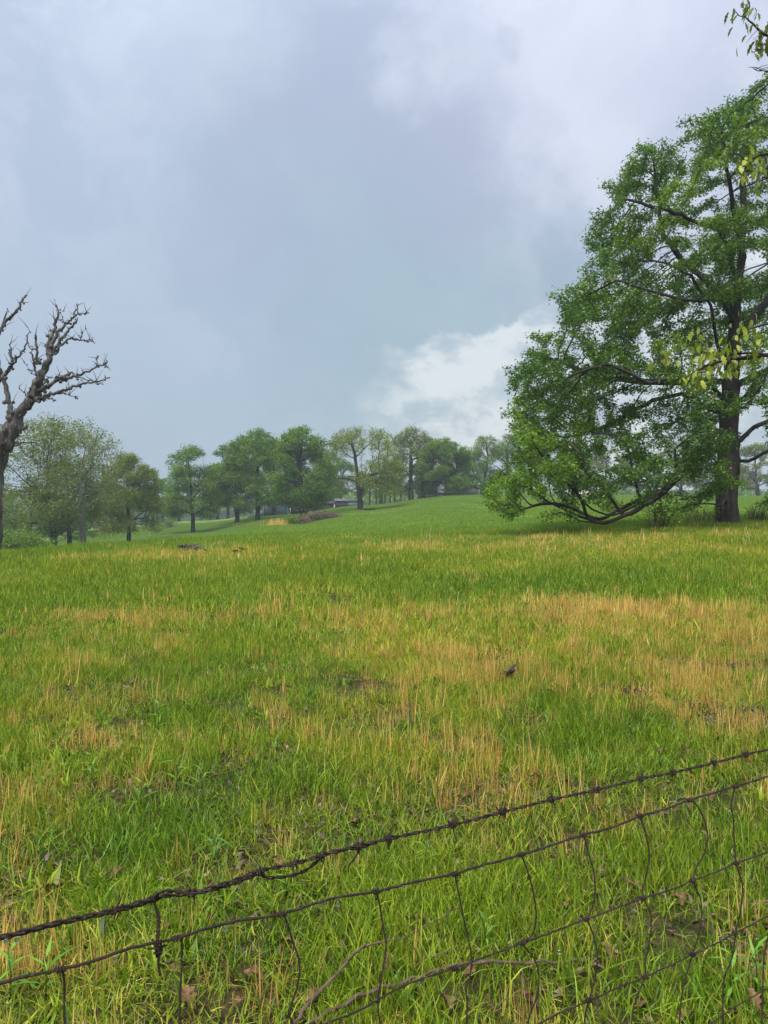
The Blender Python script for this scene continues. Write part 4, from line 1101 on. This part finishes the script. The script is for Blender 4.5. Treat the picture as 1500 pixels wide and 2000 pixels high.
# straw
st_pro = protos('straw_tuft', M_straw, [combine([
    blade_arrays(15, .14, .10, .30, .0056, .24, 700 + k, disc=True, straight=True), blade_arrays(16, .30, .05, .16, .0045, .8, 750 + k, lying=.7, disc=True)]) for k in range(8)])
X, Y = band(1.4, 12, 85, rg); dr = dryness(X, Y); cl2 = fbm(X, Y, 3.1, 81, 2)
keep = rg.random(len(X)) < np.clip((dr - .06) * 1.3, 0.10, 1) * np.clip(cl2 * 2.6 - .4, .2, 1)
X, Y, dr = X[keep], Y[keep], dr[keep]; n = len(X)
s = rg.uniform(.6, 1.15, n); sc = np.stack([s, s, s * rg.uniform(.5, 1.2, n)], 1)
d1 = scatter('dry_grass', st_pro, np.stack([X, Y, H(X, Y) - .005], 1), rg.uniform(0, 6.28, n), sc, rg.random(n) * .8 + .1, rg.integers(0, 8, n))
tag(d1, 'straw coloured dead grass stalks among the near grass', 'dry grass', kind='stuff'); print('straw near', n)
st2 = protos('straw_clump', M_straw, [combine([blade_arrays(13, .42, .14, .40, .017, .22, 800 + k, disc=True, straight=True), blade_arrays(6, .6, .1, .2, .016, .8, 850 + k, lying=.6, disc=True)]) for k in range(6)])
X, Y = band(10.5, 31, 16, rg, 1.6); dr = dryness(X, Y); cl2 = fbm(X, Y, 1.6, 82, 3)
keep = rg.random(len(X)) < np.clip((dr - .14) * .95, 0.05, 1) * np.clip(cl2 * 2.6 - .75, .12, 1)
X, Y, dr = X[keep], Y[keep], dr[keep]; n = len(X)
s = rg.uniform(.6, 1.15, n); sc = np.stack([s, s, s * rg.uniform(.6, 1.1, n)], 1)
d2 = scatter('dry_grass', st2, np.stack([X, Y, H(X, Y) - .01], 1), rg.uniform(0, 6.28, n), sc, rg.random(n) * .7 + .3, rg.integers(0, 6, n))
tag(d2, 'golden dead grass in bands across the middle of the pasture', 'dry grass', kind='stuff'); print('straw mid', n)
# straw stand on the left toe of the mound and the tall stalks on the rise
X = np.concatenate([XP(545, 88) + rg.normal(0, .55, 60), XP(700, 100) + rg.normal(0, 3, 60)]); Y = np.concatenate([88 + rg.normal(0, .6, 60), 100 + rg.normal(0, 4, 60)])
s = np.concatenate([rg.uniform(1.8, 3.6, 60), rg.uniform(.8, 1.3, 60)])
d3 = scatter('dry_grass', st2, np.stack([X, Y, H(X, Y)], 1), rg.uniform(0, 6.28, 120), np.stack([s, s, s], 1), rg.random(120) * .7 + .3, rg.integers(0, 6, 120))
tag(d3, 'tan dead grass at the left toe of the bramble mound', 'dry grass', kind='stuff')

def stalks(label, px, dist, h, seed, n=4, spread=.12, grp=None):
    rng = np.random.default_rng(seed); X = XP(px, dist); z = gz(X, dist)
    t = thing('dry_stalks', label, 'dead stalks', (X, dist, z), 0, grp)
    for k in range(n):
        a = rng.normal(0, spread, 2); l = rng.normal(0, .12, 2) * h; q = h * rng.uniform(.6, 1)
        mb = MB(); mb.tube([(a[0], a[1], 0), (a[0] + l[0] * .4, a[1] + l[1] * .4, q * .5), (a[0] + l[0], a[1] + l[1], q)], [.008, .006, .003], 4)
        obj('stalk', mb.mesh('stalk', M_strawsolid), t)
M_strawsolid = solid('straw_stalk', (.46, .34, .14), (.60, .46, .22), 8, .8, .1, 30)
stalks('tall pale dead stalks standing alone in the middle of the field', 836, 24.5, .75, 1, 6, .1)
stalks('single tall dead stalk below the oak limb', 1147, 24, .62, 2, 2, .05)
stalks('leaning dead stalk right of the low limb', 1183, 24.5, .55, 3, 1, .05)
stalks('pair of leaning dead stalks before the oak shadow', 1252, 24, .6, 4, 2, .12)
stalks('short pale dead stalks right of the oak shadow', 1455, 22, .5, 5, 4, .2)

# ------------------------------------------------------------------ weeds
def weed_parts(seed, nl=9, h=.22):
    rng = np.random.default_rng(seed)
    return rng
WM = [leaf_mesh('leaf', L, L * .17, M_weed, 1, .1, d_) for L, d_ in ((.13, .35), (.11, .15), (.15, .5), (.09, .25))]
WPOS = [(345, 1545, 'leafy light green weed in the grass above the wire tie', .9), (395, 1560, 'fanned green weed just right of the leafy one', .8), (705, 1325, 'yellow green weed clump near the middle of the field', .9),
        (640, 1310, 'small weed left of the middle clump', .7), (310, 1420, 'upright weed with narrow leaves left of centre', .9), (365, 1395, 'narrow leaved weed among straw left of centre', .8),
        (540, 1475, 'light green weed below the straw patch', .7), (275, 1590, 'tall single stemmed weed left of the fanned one', .8), (180, 1540, 'small weed low at left', .7),
        (95, 1560, 'weed near the left edge above the wire', .7), (1290, 1500, 'weed beside the barbed wire at right', .6), (1000, 1390, 'weed below the burnt stump', .6),
        (1070, 1440, 'small dark leaved weed right of centre', .6), (560, 1760, 'light weed below the barbed wire splice', .55), (830, 1700, 'weed between the barbed wire and the mesh', .6),
        (1190, 1610, 'weed behind the upper mesh wire', .6), (20, 1960, 'bright broad weed in the bottom left corner', .8), (90, 1960, 'feathery weed at the bottom left', .7),
        (1430, 1950, 'broad leaved weed in the bottom right corner', .8), (1475, 1940, 'dark leafy weed at the bottom right edge', .8), (950, 1850, 'weed below the middle mesh wire', .6), (420, 1690, 'weed just above the barbed wire at left', .6)]
for k, (px, py, lb, sc_) in enumerate(WPOS):
    rng = np.random.default_rng(900 + k)
    Yw = CAMZ * F / (py - 1000); X = XP(px, Yw); z = gz(X, Yw)
    t = thing('weed', lb, 'weed', (X, Yw, z), rng.uniform(0, 6.28), 'leafy weeds in the grass'); hh = .2 * sc_
    mb = MB(); mb.tube([(0, 0, 0), (.005, .003, hh * .5), (.0, .01, hh)], [.003, .0025, .0015], 5); obj('stem', mb.mesh('stem', M_weed), t)
    for j in range(9):
        f = .25 + .75 * j / 8
        o = obj('leaf', WM[rng.integers(0, 4)], t, (0, 0, hh * f), (0, rng.uniform(-1.0, -.1), j * 2.4 + rng.uniform(-.3, .3))); o.scale = [sc_ * rng.uniform(.7, 1.1)] * 3

# ------------------------------------------------------------------ fallen leaves, sticks, stump, logs
def curled_leaf(seed, L, W, mat):
    rng = np.random.default_rng(seed); V = []; nlo = 9
    for i in range(nlo):
        t = i / (nlo - 1); w = W * math.sin(math.pi * (t * .9 + .05)) * (1 if i % 2 else .6) + .003
        c = rng.uniform(.25, .9); x = L * (t - .5); z = .2 * L * math.sin(t * 3.1) * rng.uniform(.5, 1.2)
        V += [(x, w / 2, z + c * w * .5), (x + .1 * w, w / 4, z + c * w * .12), (x, 0, z), (x + .1 * w, -w / 4, z + c * w * .15), (x, -w / 2, z + c * w * .55)]
    Q = [(i * 5 + j, i * 5 + j + 1, i * 5 + j + 6, i * 5 + j + 5) for i in range(nlo - 1) for j in range(4)]
    return mesh_np('fallen_leaf', V, Q, None, mat, smooth=True)
LM = [curled_leaf(s_, .10, .065, M_deadleaf) for s_ in range(4)]; LR = [curled_leaf(s_ + 9, .09, .06, M_redleaf) for s_ in range(2)]
LPOS = [(700, 1612), (690, 1622), (905, 1612), (1105, 1545), (1110, 1540), (1035, 1535), (1045, 1528), (100, 1750), (95, 1760), (535, 1700), (545, 1705), (330, 1820), (340, 1890), (500, 1915), (640, 1880),
        (560, 1850), (1380, 1563), (1390, 1558), (1065, 1560), (1240, 1735), (1220, 1730), (1330, 1760), (1320, 1755), (1100, 1770), (1480, 1490), (1485, 1395), (1475, 1392), (1290, 1475), (20, 1815),
        (130, 1350), (120, 1445), (1075, 1360), (970, 1340), (1340, 1470), (910, 1560), (230, 1720), (370, 1950), (460, 1960), (760, 1890), (870, 1960), (1020, 1955), (920, 1905), (1180, 1850),
        (1250, 1960), (1400, 1900), (1440, 1880), (1480, 1900), (1470, 1960), (1340, 1985), (1150, 1680), (1000, 1760), (820, 1800), (610, 1950), (30, 1440), (195, 1445), (1200, 1465), (1010, 1545), (880, 1500), (1310, 1240), (1330, 1238)]
def leaf_zone(px, py):
    y1 = np.interp(px, [0, 305, 700, 1252, 1500], [1830, 1752, 1652, 1521, 1464]); y2 = np.interp(px, [0, 345, 735, 1137, 1500], [1920, 1833, 1741, 1631, 1516]); y3 = np.interp(px, [0, 560, 888, 1255, 1500], [2400, 2035, 1891, 1754, 1664])
    if py < 1480: return 0
    return 1 if py < y1 else 2 if py < y2 else 3 if py < y3 else 4
ZN = ['well beyond the fence', 'lying just above the barbed wire', 'between barbed wire and upper mesh wire', 'behind the upper row of mesh openings', 'behind the lower mesh openings']
LPOS = [(px, py, k in (5, 6, 29, 30, 38, 40, 54, 55, 58)) for k, (px, py) in enumerate(LPOS)]
cnt_ = {}
for k, (px, py, red) in enumerate(sorted(LPOS)):
    Yw = CAMZ * F / (py - 1000) * .995; X = XP(px, Yw) + random.uniform(-.01, .01)
    o = obj('fallen_leaf', (LR[k % 2] if red else LM[k % 4]), None, (X, Yw, gz(X, Yw) + random.uniform(.005, .035)), (random.uniform(-.8, .5), random.uniform(-.6, .6), random.uniform(0, 6.28)))
    o.scale = [random.uniform(.45, .9)] * 3
    z_ = (leaf_zone(px, py), red); i_ = cnt_.get(z_, 0); cnt_[z_] = i_ + 1
    tag(o, ORD[i_] + ' from left of the ' + ('dark red' if red else 'pale brown') + ' dead leaves ' + ZN[z_[0]], 'dead leaf', 'fallen dead leaves in the grass')
# leaf litter: crumbs and small dead leaf pieces nobody could count
lit = protos('litter_bits', M_straw, [combine([blade_arrays(30, .5, .03, .07, .022, 1.2, 950 + k, segs=2, lying=.95)]) for k in range(5)])
M_litter = leafmat('litter', (.07, .035, .022), (.16, .09, .055), (.30, .19, .12), .1, True, .05)
for o in lit.objects: o.data.materials[0] = M_litter
X, Y = band(1.4, 10, 9, rg); keep = fbm(X, Y, 1.9, 88, 3) > .45; X, Y = X[keep], Y[keep]; n = len(X)
o = scatter('leaf_litter', lit, np.stack([X, Y, H(X, Y)], 1), rg.uniform(0, 6.28, n), np.ones((n, 3)), rg.random(n), rg.integers(0, 5, n))
tag(o, 'brown crumbled leaf litter between the near grass blades', 'leaf litter', kind='stuff')

bl_ = protos('broad_leaves', M_grass, [combine([blade_arrays(16, .14, .05, .11, .020, 1.0, 970 + k, segs=3, lying=.4, disc=True), blade_arrays(8, .2, .05, .12, .013, .8, 990 + k, segs=3, disc=True)]) for k in range(5)])
X, Y = band(1.4, 14, 7, rg); keep = fbm(X, Y, .9, 98, 3) > .46; X, Y = X[keep], Y[keep]; n = len(X)
s = rg.uniform(.7, 1.5, n)
o = scatter('ground_weeds', bl_, np.stack([X, Y, H(X, Y)], 1), rg.uniform(0, 6.28, n), np.stack([s, s, s], 1), rg.uniform(.05, .6, n), rg.integers(0, 5, n))
tag(o, 'low broad leaved green weeds scattered through the near grass', 'weeds', kind='stuff')

def stick(label, pts, r0, r1, name='fallen_stick', sides=None, cat='stick', mat=None):
    w = []
    for px, py, lift in pts:
        Yw = (CAMZ - lift) * F / (py - 1000); w.append(np.array([XP(px, Yw), Yw, gz(XP(px, Yw), Yw) + lift]))
    o0 = w[0].copy(); t = thing(name, label, cat, tuple(o0))
    q = [w[0]]
    rng = np.random.default_rng(int(pts[0][0]))
    for a, b in zip(w[:-1], w[1:]):
        for s_ in (1, 2, 3, 4): q.append(a + (b - a) * s_ / 4 + (rng.normal(0, .004, 3) if s_ < 4 else 0))
    q = np.array(q) - o0; mb = MB(); mb.tube(q, np.linspace(r0, r1, len(q)), 7, rough=.15); obj('stem', mb.mesh('stem', mat or M_stick, True), t)
    for (i, d_, L) in sides or []:
        d_ = np.array(d_) / np.linalg.norm(d_); b = q[min(i, len(q) - 1)]
        mb = MB(); mb.tube([b, b + d_ * L * .5 + (0, 0, .006), b + d_ * L], [r1 * 1.1, r1 * .8, r1 * .4], 5); obj('twig', mb.mesh('twig', mat or M_stick, True), t)
stick('brown forked stick rising from the bottom edge behind the mesh', [(572, 1990, .03), (610, 1940, .06), (660, 1890, .09), (695, 1850, .12), (713, 1835, .14)], .007, .0035, sides=[(10, (.4, .1, .3), .09), (14, (1, .2, .1), .16)])
stick('long arched brown branch low in the grass at the bottom', [(600, 1985, .02), (650, 1960, .04), (700, 1930, .05), (760, 1915, .05), (840, 1890, .04), (930, 1872, .03)], .008, .005)
stick('thin brown branch lying from the mesh knot toward the right', [(880, 1885, .03), (960, 1872, .05), (1040, 1876, .05), (1120, 1868, .04), (1170, 1862, .02)], .006, .004)
stick('thin reddish runner climbing across the grass at lower centre', [(770, 1835, .03), (820, 1810, .06), (870, 1785, .09), (905, 1765, .1)], .003, .0018)
stick('second thin reddish runner just below the first', [(810, 1870, .03), (860, 1856, .05), (900, 1850, .05)], .003, .0018)
stick('short burnt looking broken stub standing in the field', [(992, 1330, .0), (993, 1322, .05), (997, 1316, .1), (1002, 1312, .14)], .035, .02, 'broken_stub', [(6, (.5, 0, .7), .1), (3, (-.4, -.2, .4), .06)], 'stump', M_bark)
# weathered log heap and small clods
def log_heap(label, px, py, n, L, r, seed, mat):
    Yw = 24.0
    for it in range(40):
        zz_ = gz(XP(px, Yw), Yw); Yw = (CAMZ - zz_) * F / (py - 1000)
    rng = np.random.default_rng(seed); X = XP(px, Yw); z = gz(X, Yw)
    t = thing('branch_heap', label, 'branch heap', (X, Yw, z))
    for k in range(n):
        a = rng.uniform(-.4, .4) + (math.pi if rng.random() < .5 else 0); c = np.array([rng.normal(0, L * .3), rng.normal(0, .1), r + .04 + rng.uniform(0, .16)])
        d_ = np.array([math.cos(a), math.sin(a) * .5, rng.uniform(-.1, .45)]) * L * rng.uniform(.25, .6)
        mb = MB(); mb.tube([c - d_ * .5, c + rng.normal(0, .04, 3), c + d_ * .5], [r, r * .8, r * .4], 6, rough=.2); obj('branch', mb.mesh('branch', mat, True), t)
log_heap('small heap of weathered grey brown branches in the field', 371, 1078, 16, .9, .028, 3, M_dead)
log_heap('small dark clump of debris right of the branch heap', 466, 1080, 6, .35, .022, 4, M_bark)

# ------------------------------------------------------------------ the wire fence in front
A0 = np.array([XP(125, .62 * F / 890), .62 * F / 890]); B0 = np.array([XP(1430, .62 * F / 545), .62 * F / 545])
Dv = (B0 - A0) / np.linalg.norm(B0 - A0); Nv = np.array([-Dv[1], Dv[0]])
def fp(px, py, off=0.):
    """point of the fence's upright plane"""
    u = (px - 750) / F; t = (Nv @ A0 + off) / (Nv @ np.array([u, 1.])); return np.array([u * t, t, CAMZ + (1000 - py) / F * t])
fx, fy = A0; fz = gz(fx, fy)
FENCE = thing('wire_fence', 'rusty woven wire fence topped with twisted barbed wire, sagging across the foreground', 'fence', (fx, fy, fz))
FO = np.array([fx, fy, fz])
def smoothline(pts, sub=8):
    p = np.asarray(pts, float); out = []
    for i in range(len(p) - 1):
        p0, p1, p2, p3 = p[max(i - 1, 0)], p[i], p[i + 1], p[min(i + 2, len(p) - 1)]
        for k in range(sub):
            t = k / sub; out.append(.5 * ((2 * p1) + (-p0 + p2) * t + (2 * p0 - 5 * p1 + 4 * p2 - p3) * t * t + (-p0 + 3 * p1 - 3 * p2 + p3) * t ** 3))
    out.append(p[-1]); return np.array(out)
def resample(p, step):
    d = np.concatenate([[0], np.cumsum(np.linalg.norm(np.diff(p, axis=0), axis=1))]); n = max(2, int(d[-1] / step))
    s = np.linspace(0, d[-1], n); return np.stack([np.interp(s, d, p[:, k]) for k in range(3)], 1), s
D3 = np.array([Dv[0], Dv[1], 0]); N3 = np.array([Nv[0], Nv[1], 0]); UP = np.array([0, 0, 1.])
def extend(pts, s0, s1, z0, z1):
    """carry a wire on to the end posts outside the frame"""
    base = np.array([A0[0], A0[1], 0])
    a = base + D3 * s0; b = base + D3 * s1
    def fill(p, q):
        k = max(2, int(np.linalg.norm(q - p) / .06)); return [p + (q - p) * i / k for i in range(k)]
    l = np.array([a[0], a[1], z0]); e = np.array([b[0], b[1], z1])
    return fill(l, pts[0]) + list(pts) + fill(e, pts[-1])[::-1]
SL, SR = -1.15, 3.9
top_px = [(0, 1830), (110, 1802), (230, 1775), (305, 1752), (372, 1745), (450, 1722), (510, 1700), (575, 1687), (625, 1672), (700, 1652), (760, 1638), (885, 1611), (982, 1586), (1077, 1562), (1165, 1543), (1252, 1521), (1315, 1509), (1395, 1490), (1457, 1474), (1500, 1464)]
top = [fp(*q) for q in top_px]
tp = smoothline(extend(top, SL, SR, top[0][2] + .03, top[-1][2] + .06), 8) - FO
tp, ss = resample(tp, .0035)
bw = None
mb = MB()
for ph in (0, math.pi):
    tw = 2 * math.pi * ss / .042 + ph
    T = np.gradient(tp, axis=0); T /= np.linalg.norm(T, axis=1)[:, None]
    v = np.cross(T, N3); 
    mb.tube(tp + (np.cos(tw) * .0018)[:, None] * N3 + (np.sin(tw) * .0018)[:, None] * v, .0016 + .0002 * np.sin(ss * 190), 6)
bw = obj('barbed_wire', mb.mesh('barbed_wire', M_rust, True), FENCE)
# second, older strand laid along the first at the left half, leaving it and rejoining
sec = [fp(-60, 1846, .006), fp(0, 1834, .006), fp(110, 1806, .006), fp(230, 1779, .006), fp(305, 1757, .004), (fp(345, 1738, .006)), fp(372, 1747, -.006), fp(450, 1728, .006), fp(505, 1708, .004), fp(520, 1714, .008), fp(560, 1712, .010), fp(595, 1701, .008), fp(622, 1680, .004), fp(645, 1664, .006), fp(700, 1656, .006), fp(735, 1645, .004)]
p2, s2 = resample(smoothline(sec, 8) - FO, .0035); mb = MB()
for ph in (0, math.pi):
    tw = 2 * math.pi * s2 / .038 + ph
    T = np.gradient(p2, axis=0); T /= np.linalg.norm(T, axis=1)[:, None]; v = np.cross(T, N3)
    mb.tube(p2 + (np.cos(tw) * .0016)[:, None] * N3 + (np.sin(tw) * .0016)[:, None] * v, .0014, 6)
obj('old_strand', mb.mesh('old_strand', M_rust, True), FENCE)
rng = np.random.default_rng(12)
for (px, py) in [(230, 1776), (372, 1745), (510, 1703), (575, 1688), (628, 1671), (700, 1654), (760, 1639), (885, 1611), (982, 1586), (1077, 1562), (1165, 1543), (1252, 1521), (1315, 1509), (1395, 1490), (1457, 1474)]:
    c = fp(px, py) - FO; mb = MB()
    k = np.linspace(0, 2 * np.pi * 2.3, 26)
    hel = c + D3 * ((k / k[-1] - .5) * .013)[:, None] + N3 * (np.cos(k) * .0052)[:, None] + UP * (np.sin(k) * .0052)[:, None]
    mb.tube(hel, .0013, 5)
    for s_ in (0, 1, 2, 3):
        a = rng.uniform(0, 6.28) if s_ > 1 else (1.2 + s_ * 3.1 + rng.uniform(-.5, .5))
        d_ = N3 * math.cos(a) * .6 + UP * math.sin(a) + D3 * rng.uniform(-.7, .7); b = c + D3 * rng.uniform(-.006, .006)
        mb.tube([b, b + d_ * .009, b + d_ * .018], [.0013, .0011, .0003], 5)
    obj('barb', mb.mesh('barb', M_rust, True), bw)
# woven mesh: horizontal wires
H2 = [(0, 1920), (60, 1905), (118, 1893), (180, 1878), (250, 1853), (300, 1842), (345, 1833), (400, 1815), (470, 1798), (550, 1785), (600, 1770), (660, 1752), (735, 1741), (800, 1725), (888, 1706), (950, 1688), (1018, 1669), (1080, 1650), (1137, 1631), (1190, 1618), (1250, 1594), (1300, 1580), (1345, 1563), (1385, 1551), (1435, 1536), (1470, 1526), (1500, 1516)]
H3 = [(560, 2035), (640, 1998), (700, 1975), (760, 1940), (800, 1920), (888, 1891), (950, 1868), (1020, 1842), (1085, 1818), (1145, 1795), (1200, 1775), (1255, 1754), (1310, 1738), (1353, 1720), (1400, 1702), (1438, 1686), (1470, 1675), (1500, 1664)]
H4 = [(960, 2040), (1050, 2000), (1100, 1975), (1150, 1955), (1205, 1930), (1260, 1908), (1310, 1885), (1353, 1864), (1400, 1842), (1436, 1822), (1470, 1805), (1500, 1790)]
H5 = [(1180, 2100), (1270, 2060), (1355, 2020), (1438, 1965), (1500, 1930)]
def dip(pts): return [fp(*q) for q in pts]
def wire(nm, pts3, r, jit=.0012):
    p, s = resample(smoothline(pts3, 6) - FO, .012); p = p + rng.normal(0, jit * .4, p.shape) * np.array([.3, .3, 1])
    mb = MB(); mb.tube(p, r * (1 + rng.uniform(-.08, .12, len(p))), 6); return obj(nm, mb.mesh(nm, M_rust, True), FENCE)
w2 = dip(H2)
def para(pts):
    w = dip(pts); b = w[0]; x2 = [q[0] for q in w2]; z2 = [q[2] for q in w2]
    dz = np.interp(b[0], x2, z2) - b[2]
    return [q - UP * dz for q in w2[::3] if q[0] < b[0] - .12] + w
w3 = para(H3); w4 = para(H4); w5 = para(H5)
def ext(w): return extend(w, SL, SR, w[0][2] + (-.02), w[-1][2] - .02)
# wires 3-5 go on to the left post outside the frame at their own height
wire2 = wire('line_wire', ext(w2), .0021); wire('line_wire', ext(w3), .0017); wire('line_wire', ext(w4), .0016); wire('line_wire', ext(w5), .0014)
for dz_ in (.16, .31): wire('line_wire', ext([q - UP * dz_ for q in w5]), .002)
# uprights
def along(ws, x):
    xs_ = [750 + F * q[0] / q[1] for q in ws]; zs_ = [q[2] for q in ws]; return np.interp(x, xs_, zs_)
STAYS = [
    [(123, 1892), (126, 1930), (125, 1970), (127, 2010), (126, 2060)],
    [(355, 1832), (355, 1880), (352, 1940), (350, 2010), (348, 2060)],
    [(552, 1784), (560, 1800), (572, 1840), (585, 1880), (582, 1920), (570, 1960), (566, 1985), (575, 2010), (580, 2060)],
    [(735, 1741), (742, 1770), (748, 1810), (754, 1850), (744, 1915), (738, 1960), (742, 2000), (745, 2060)],
    [(888, 1707), (896, 1745), (905, 1790), (918, 1850), (921, 1880), (917, 1910), (911, 1935), (912, 1960), (911, 2000), (908, 2060)],
    [(1018, 1670), (1030, 1700), (1042, 1745), (1047, 1790), (1040, 1825), (1022, 1843), (1042, 1870), (1052, 1900), (1050, 1940), (1036, 1980), (1030, 2010), (1028, 2060)],
    [(1140, 1632), (1148, 1660), (1160, 1705), (1162, 1745), (1158, 1770), (1148, 1795), (1160, 1830), (1167, 1870), (1160, 1920), (1150, 1955), (1142, 1990), (1140, 2060)],
    [(1250, 1595), (1260, 1625), (1268, 1670), (1262, 1710), (1256, 1735), (1258, 1756), (1272, 1790), (1268, 1840), (1260, 1880), (1260, 1907), (1245, 1945), (1235, 1980), (1232, 2050)],
    [(1350, 1562), (1366, 1580), (1378, 1610), (1382, 1640), (1372, 1675), (1362, 1690), (1355, 1720), (1368, 1755), (1370, 1790), (1362, 1835), (1352, 1866), (1335, 1925), (1328, 1980), (1326, 2050)],
    [(1436, 1536), (1428, 1570), (1432, 1600), (1434, 1640), (1438, 1686), (1450, 1730), (1446, 1780), (1437, 1822), (1430, 1870), (1415, 1910), (1412, 1960), (1413, 2050)],
    [(1516, 1508), (1510, 1560), (1520, 1620), (1515, 1680), (1508, 1790), (1500, 1830), (1492, 1870), (1490, 1920), (1488, 2000), (1486, 2060)],
]
for st in STAYS:
    p3 = smoothline([fp(x, y) for x, y in st], 5) - FO
    low = p3[-1].copy(); low[2] = 0.02; p3 = np.concatenate([p3, [p3[-1] * .5 + low * .5], [low]])
    mb = MB(); mb.tube(p3, .0016, 6); obj('stay_wire', mb.mesh('stay_wire', M_rust, True), FENCE)
base = np.array([A0[0], A0[1], 0])
for s_ in (list(np.arange(-.98, -.1, .152)) + list(np.arange(1.70, 3.8, .152))):
    q = base + D3 * s_; zt_ = (w2[0][2] if s_ < 0 else w2[-1][2]) - .005
    mb = MB(); mb.tube(np.array([[q[0], q[1], zt_], [q[0] + .006, q[1], zt_ * .7], [q[0] - .005, q[1], zt_ * .35], [q[0], q[1], fz + .02]]) - FO, .00185, 5)
    obj('stay_wire', mb.mesh('stay_wire', M_rust, True), FENCE)
# wrapped knots at the joints
KN = [(118, 1893), (345, 1833), (551, 1785), (735, 1741), (888, 1707), (1018, 1669), (1139, 1631), (1250, 1594), (1347, 1563), (1436, 1536), (1020, 1842), (1145, 1795), (1256, 1754), (1353, 1720), (1438, 1686), (1150, 1955), (1260, 1908), (1353, 1864), (1436, 1822), (888, 1891)]
for (x, y) in KN:
    c = fp(x, y) - FO; k = np.linspace(0, 2 * np.pi * 3, 30)
    mb = MB(); mb.tube(c + D3 * ((k / k[-1] - .5) * .013)[:, None] + N3 * (np.cos(k) * .0036)[:, None] + UP * (np.sin(k) * .0036)[:, None], .0016, 5)
    obj('wire_knot', mb.mesh('wire_knot', M_rust, True), FENCE)
# tie wire that drops from the barbed wire and wraps the mesh
mb = MB()
tie = [fp(318, 1742, -.006), fp(306, 1746, -.01), fp(302, 1757, -.006), fp(305, 1775, -.004), fp(311, 1790, -.004), fp(310, 1820, -.004), fp(308, 1845, -.005), fp(311, 1862, -.004), fp(309, 1880, -.003), fp(313, 1905, -.003)]
mb.tube(smoothline(tie, 5) - FO, .0020, 6)
tie2 = [fp(350, 1742, -.007), fp(325, 1739, -.008), fp(308, 1748, -.009), fp(303, 1765, .004), fp(307, 1782, .003), fp(309, 1800, .002), fp(306, 1840, .003), fp(306, 1870, .0)]
mb.tube(smoothline(tie2, 5) - FO, .0018, 6)
c = fp(308, 1851) - FO; k = np.linspace(0, 2 * np.pi * 3, 30); mb.tube(c + UP * ((k / k[-1] - .5) * .02)[:, None] + D3 * (np.cos(k) * .005)[:, None] + N3 * (np.sin(k) * .005)[:, None], .0016, 5)
mb.tube(np.array([c - D3 * .014 + UP * .002, c, c + D3 * .012]), .0016, 5)
obj('tie_wire', mb.mesh('tie_wire', M_rust, True), FENCE)
mb = MB(); mb.tube(smoothline([fp(706, 1652), fp(700, 1664), fp(690, 1680), fp(682, 1690), fp(680, 1704)], 4) - FO, np.linspace(.0022, .001, 17), 5)
obj('loose_end', mb.mesh('loose_end', M_rust, True), FENCE)
# raindrops hanging under the wires
import bmesh
bm = bmesh.new(); bmesh.ops.create_uvsphere(bm, u_segments=12, v_segments=8, radius=.0036)
for v in bm.verts:
    if v.co.z > 0: v.co.z *= 1.3; v.co.x *= .85; v.co.y *= .85
dm = bpy.data.meshes.new('water_drop'); bm.to_mesh(dm); bm.free(); dm.materials.append(M_drop)
for p in dm.polygons: p.use_smooth = True
for (x, y) in [(12, 1838), (33, 1836), (225, 1873), (440, 1814), (626, 1770), (788, 1732), (945, 1694), (1092, 1860), (1344, 1570), (1276, 1590), (1462, 1533), (1276, 1522), (820, 1922), (660, 1766)]:
    o = obj('water_drop', dm, bw if y in (1838, 1836) else wire2, tuple(fp(x, y, -.001) - FO))
# end posts, outside the picture
for s_, r in ((SL, .055), (SR, .06)):
    q = base + D3 * s_ + N3 * (r + .004)
    mb = MB(); zg = gz(q[0], q[1]); mb.tube(np.array([[q[0], q[1], zg - .3], [q[0], q[1], zg + .6], [q[0] + .01, q[1], zg + 1.3]]) - FO, [r, r, r * .93], 12, rough=.08)
    obj('post', mb.mesh('post', M_post, True), FENCE)

# ------------------------------------------------------------------ rain haze
def haze(density=.0007):
    mb = MB(); mb.box((0, 2150, 14), (9400, 5000, 60)) ; me = mb.mesh('haze', None) if False else None
    z0, z1 = -17., 27.
    V = [(-4700, -80, z0), (4700, -80, z0), (4700, 4800, z0), (-4700, 4800, z0), (-4700, -80, z1), (4700, -80, z1), (4700, 4800, z1), (-4700, 4800, z1)]
    m, N = newmat('haze'); out = N.new('ShaderNodeOutputMaterial'); v = N.new('ShaderNodeVolumePrincipled')
    N.inp(v, 'Color', (.86, .93, 1., 1)); N.inp(v, 'Density', density); N.inp(v, 'Anisotropy', .2); N.l.new(v.outputs[0], out.inputs['Volume'])
    me = mesh_np('haze', V, [(0, 3, 2, 1), (4, 5, 6, 7), (0, 1, 5, 4), (1, 2, 6, 5), (2, 3, 7, 6), (3, 0, 4, 7)], None, m)
    o = obj('haze', me); tag(o, kind='stuff')
haze()
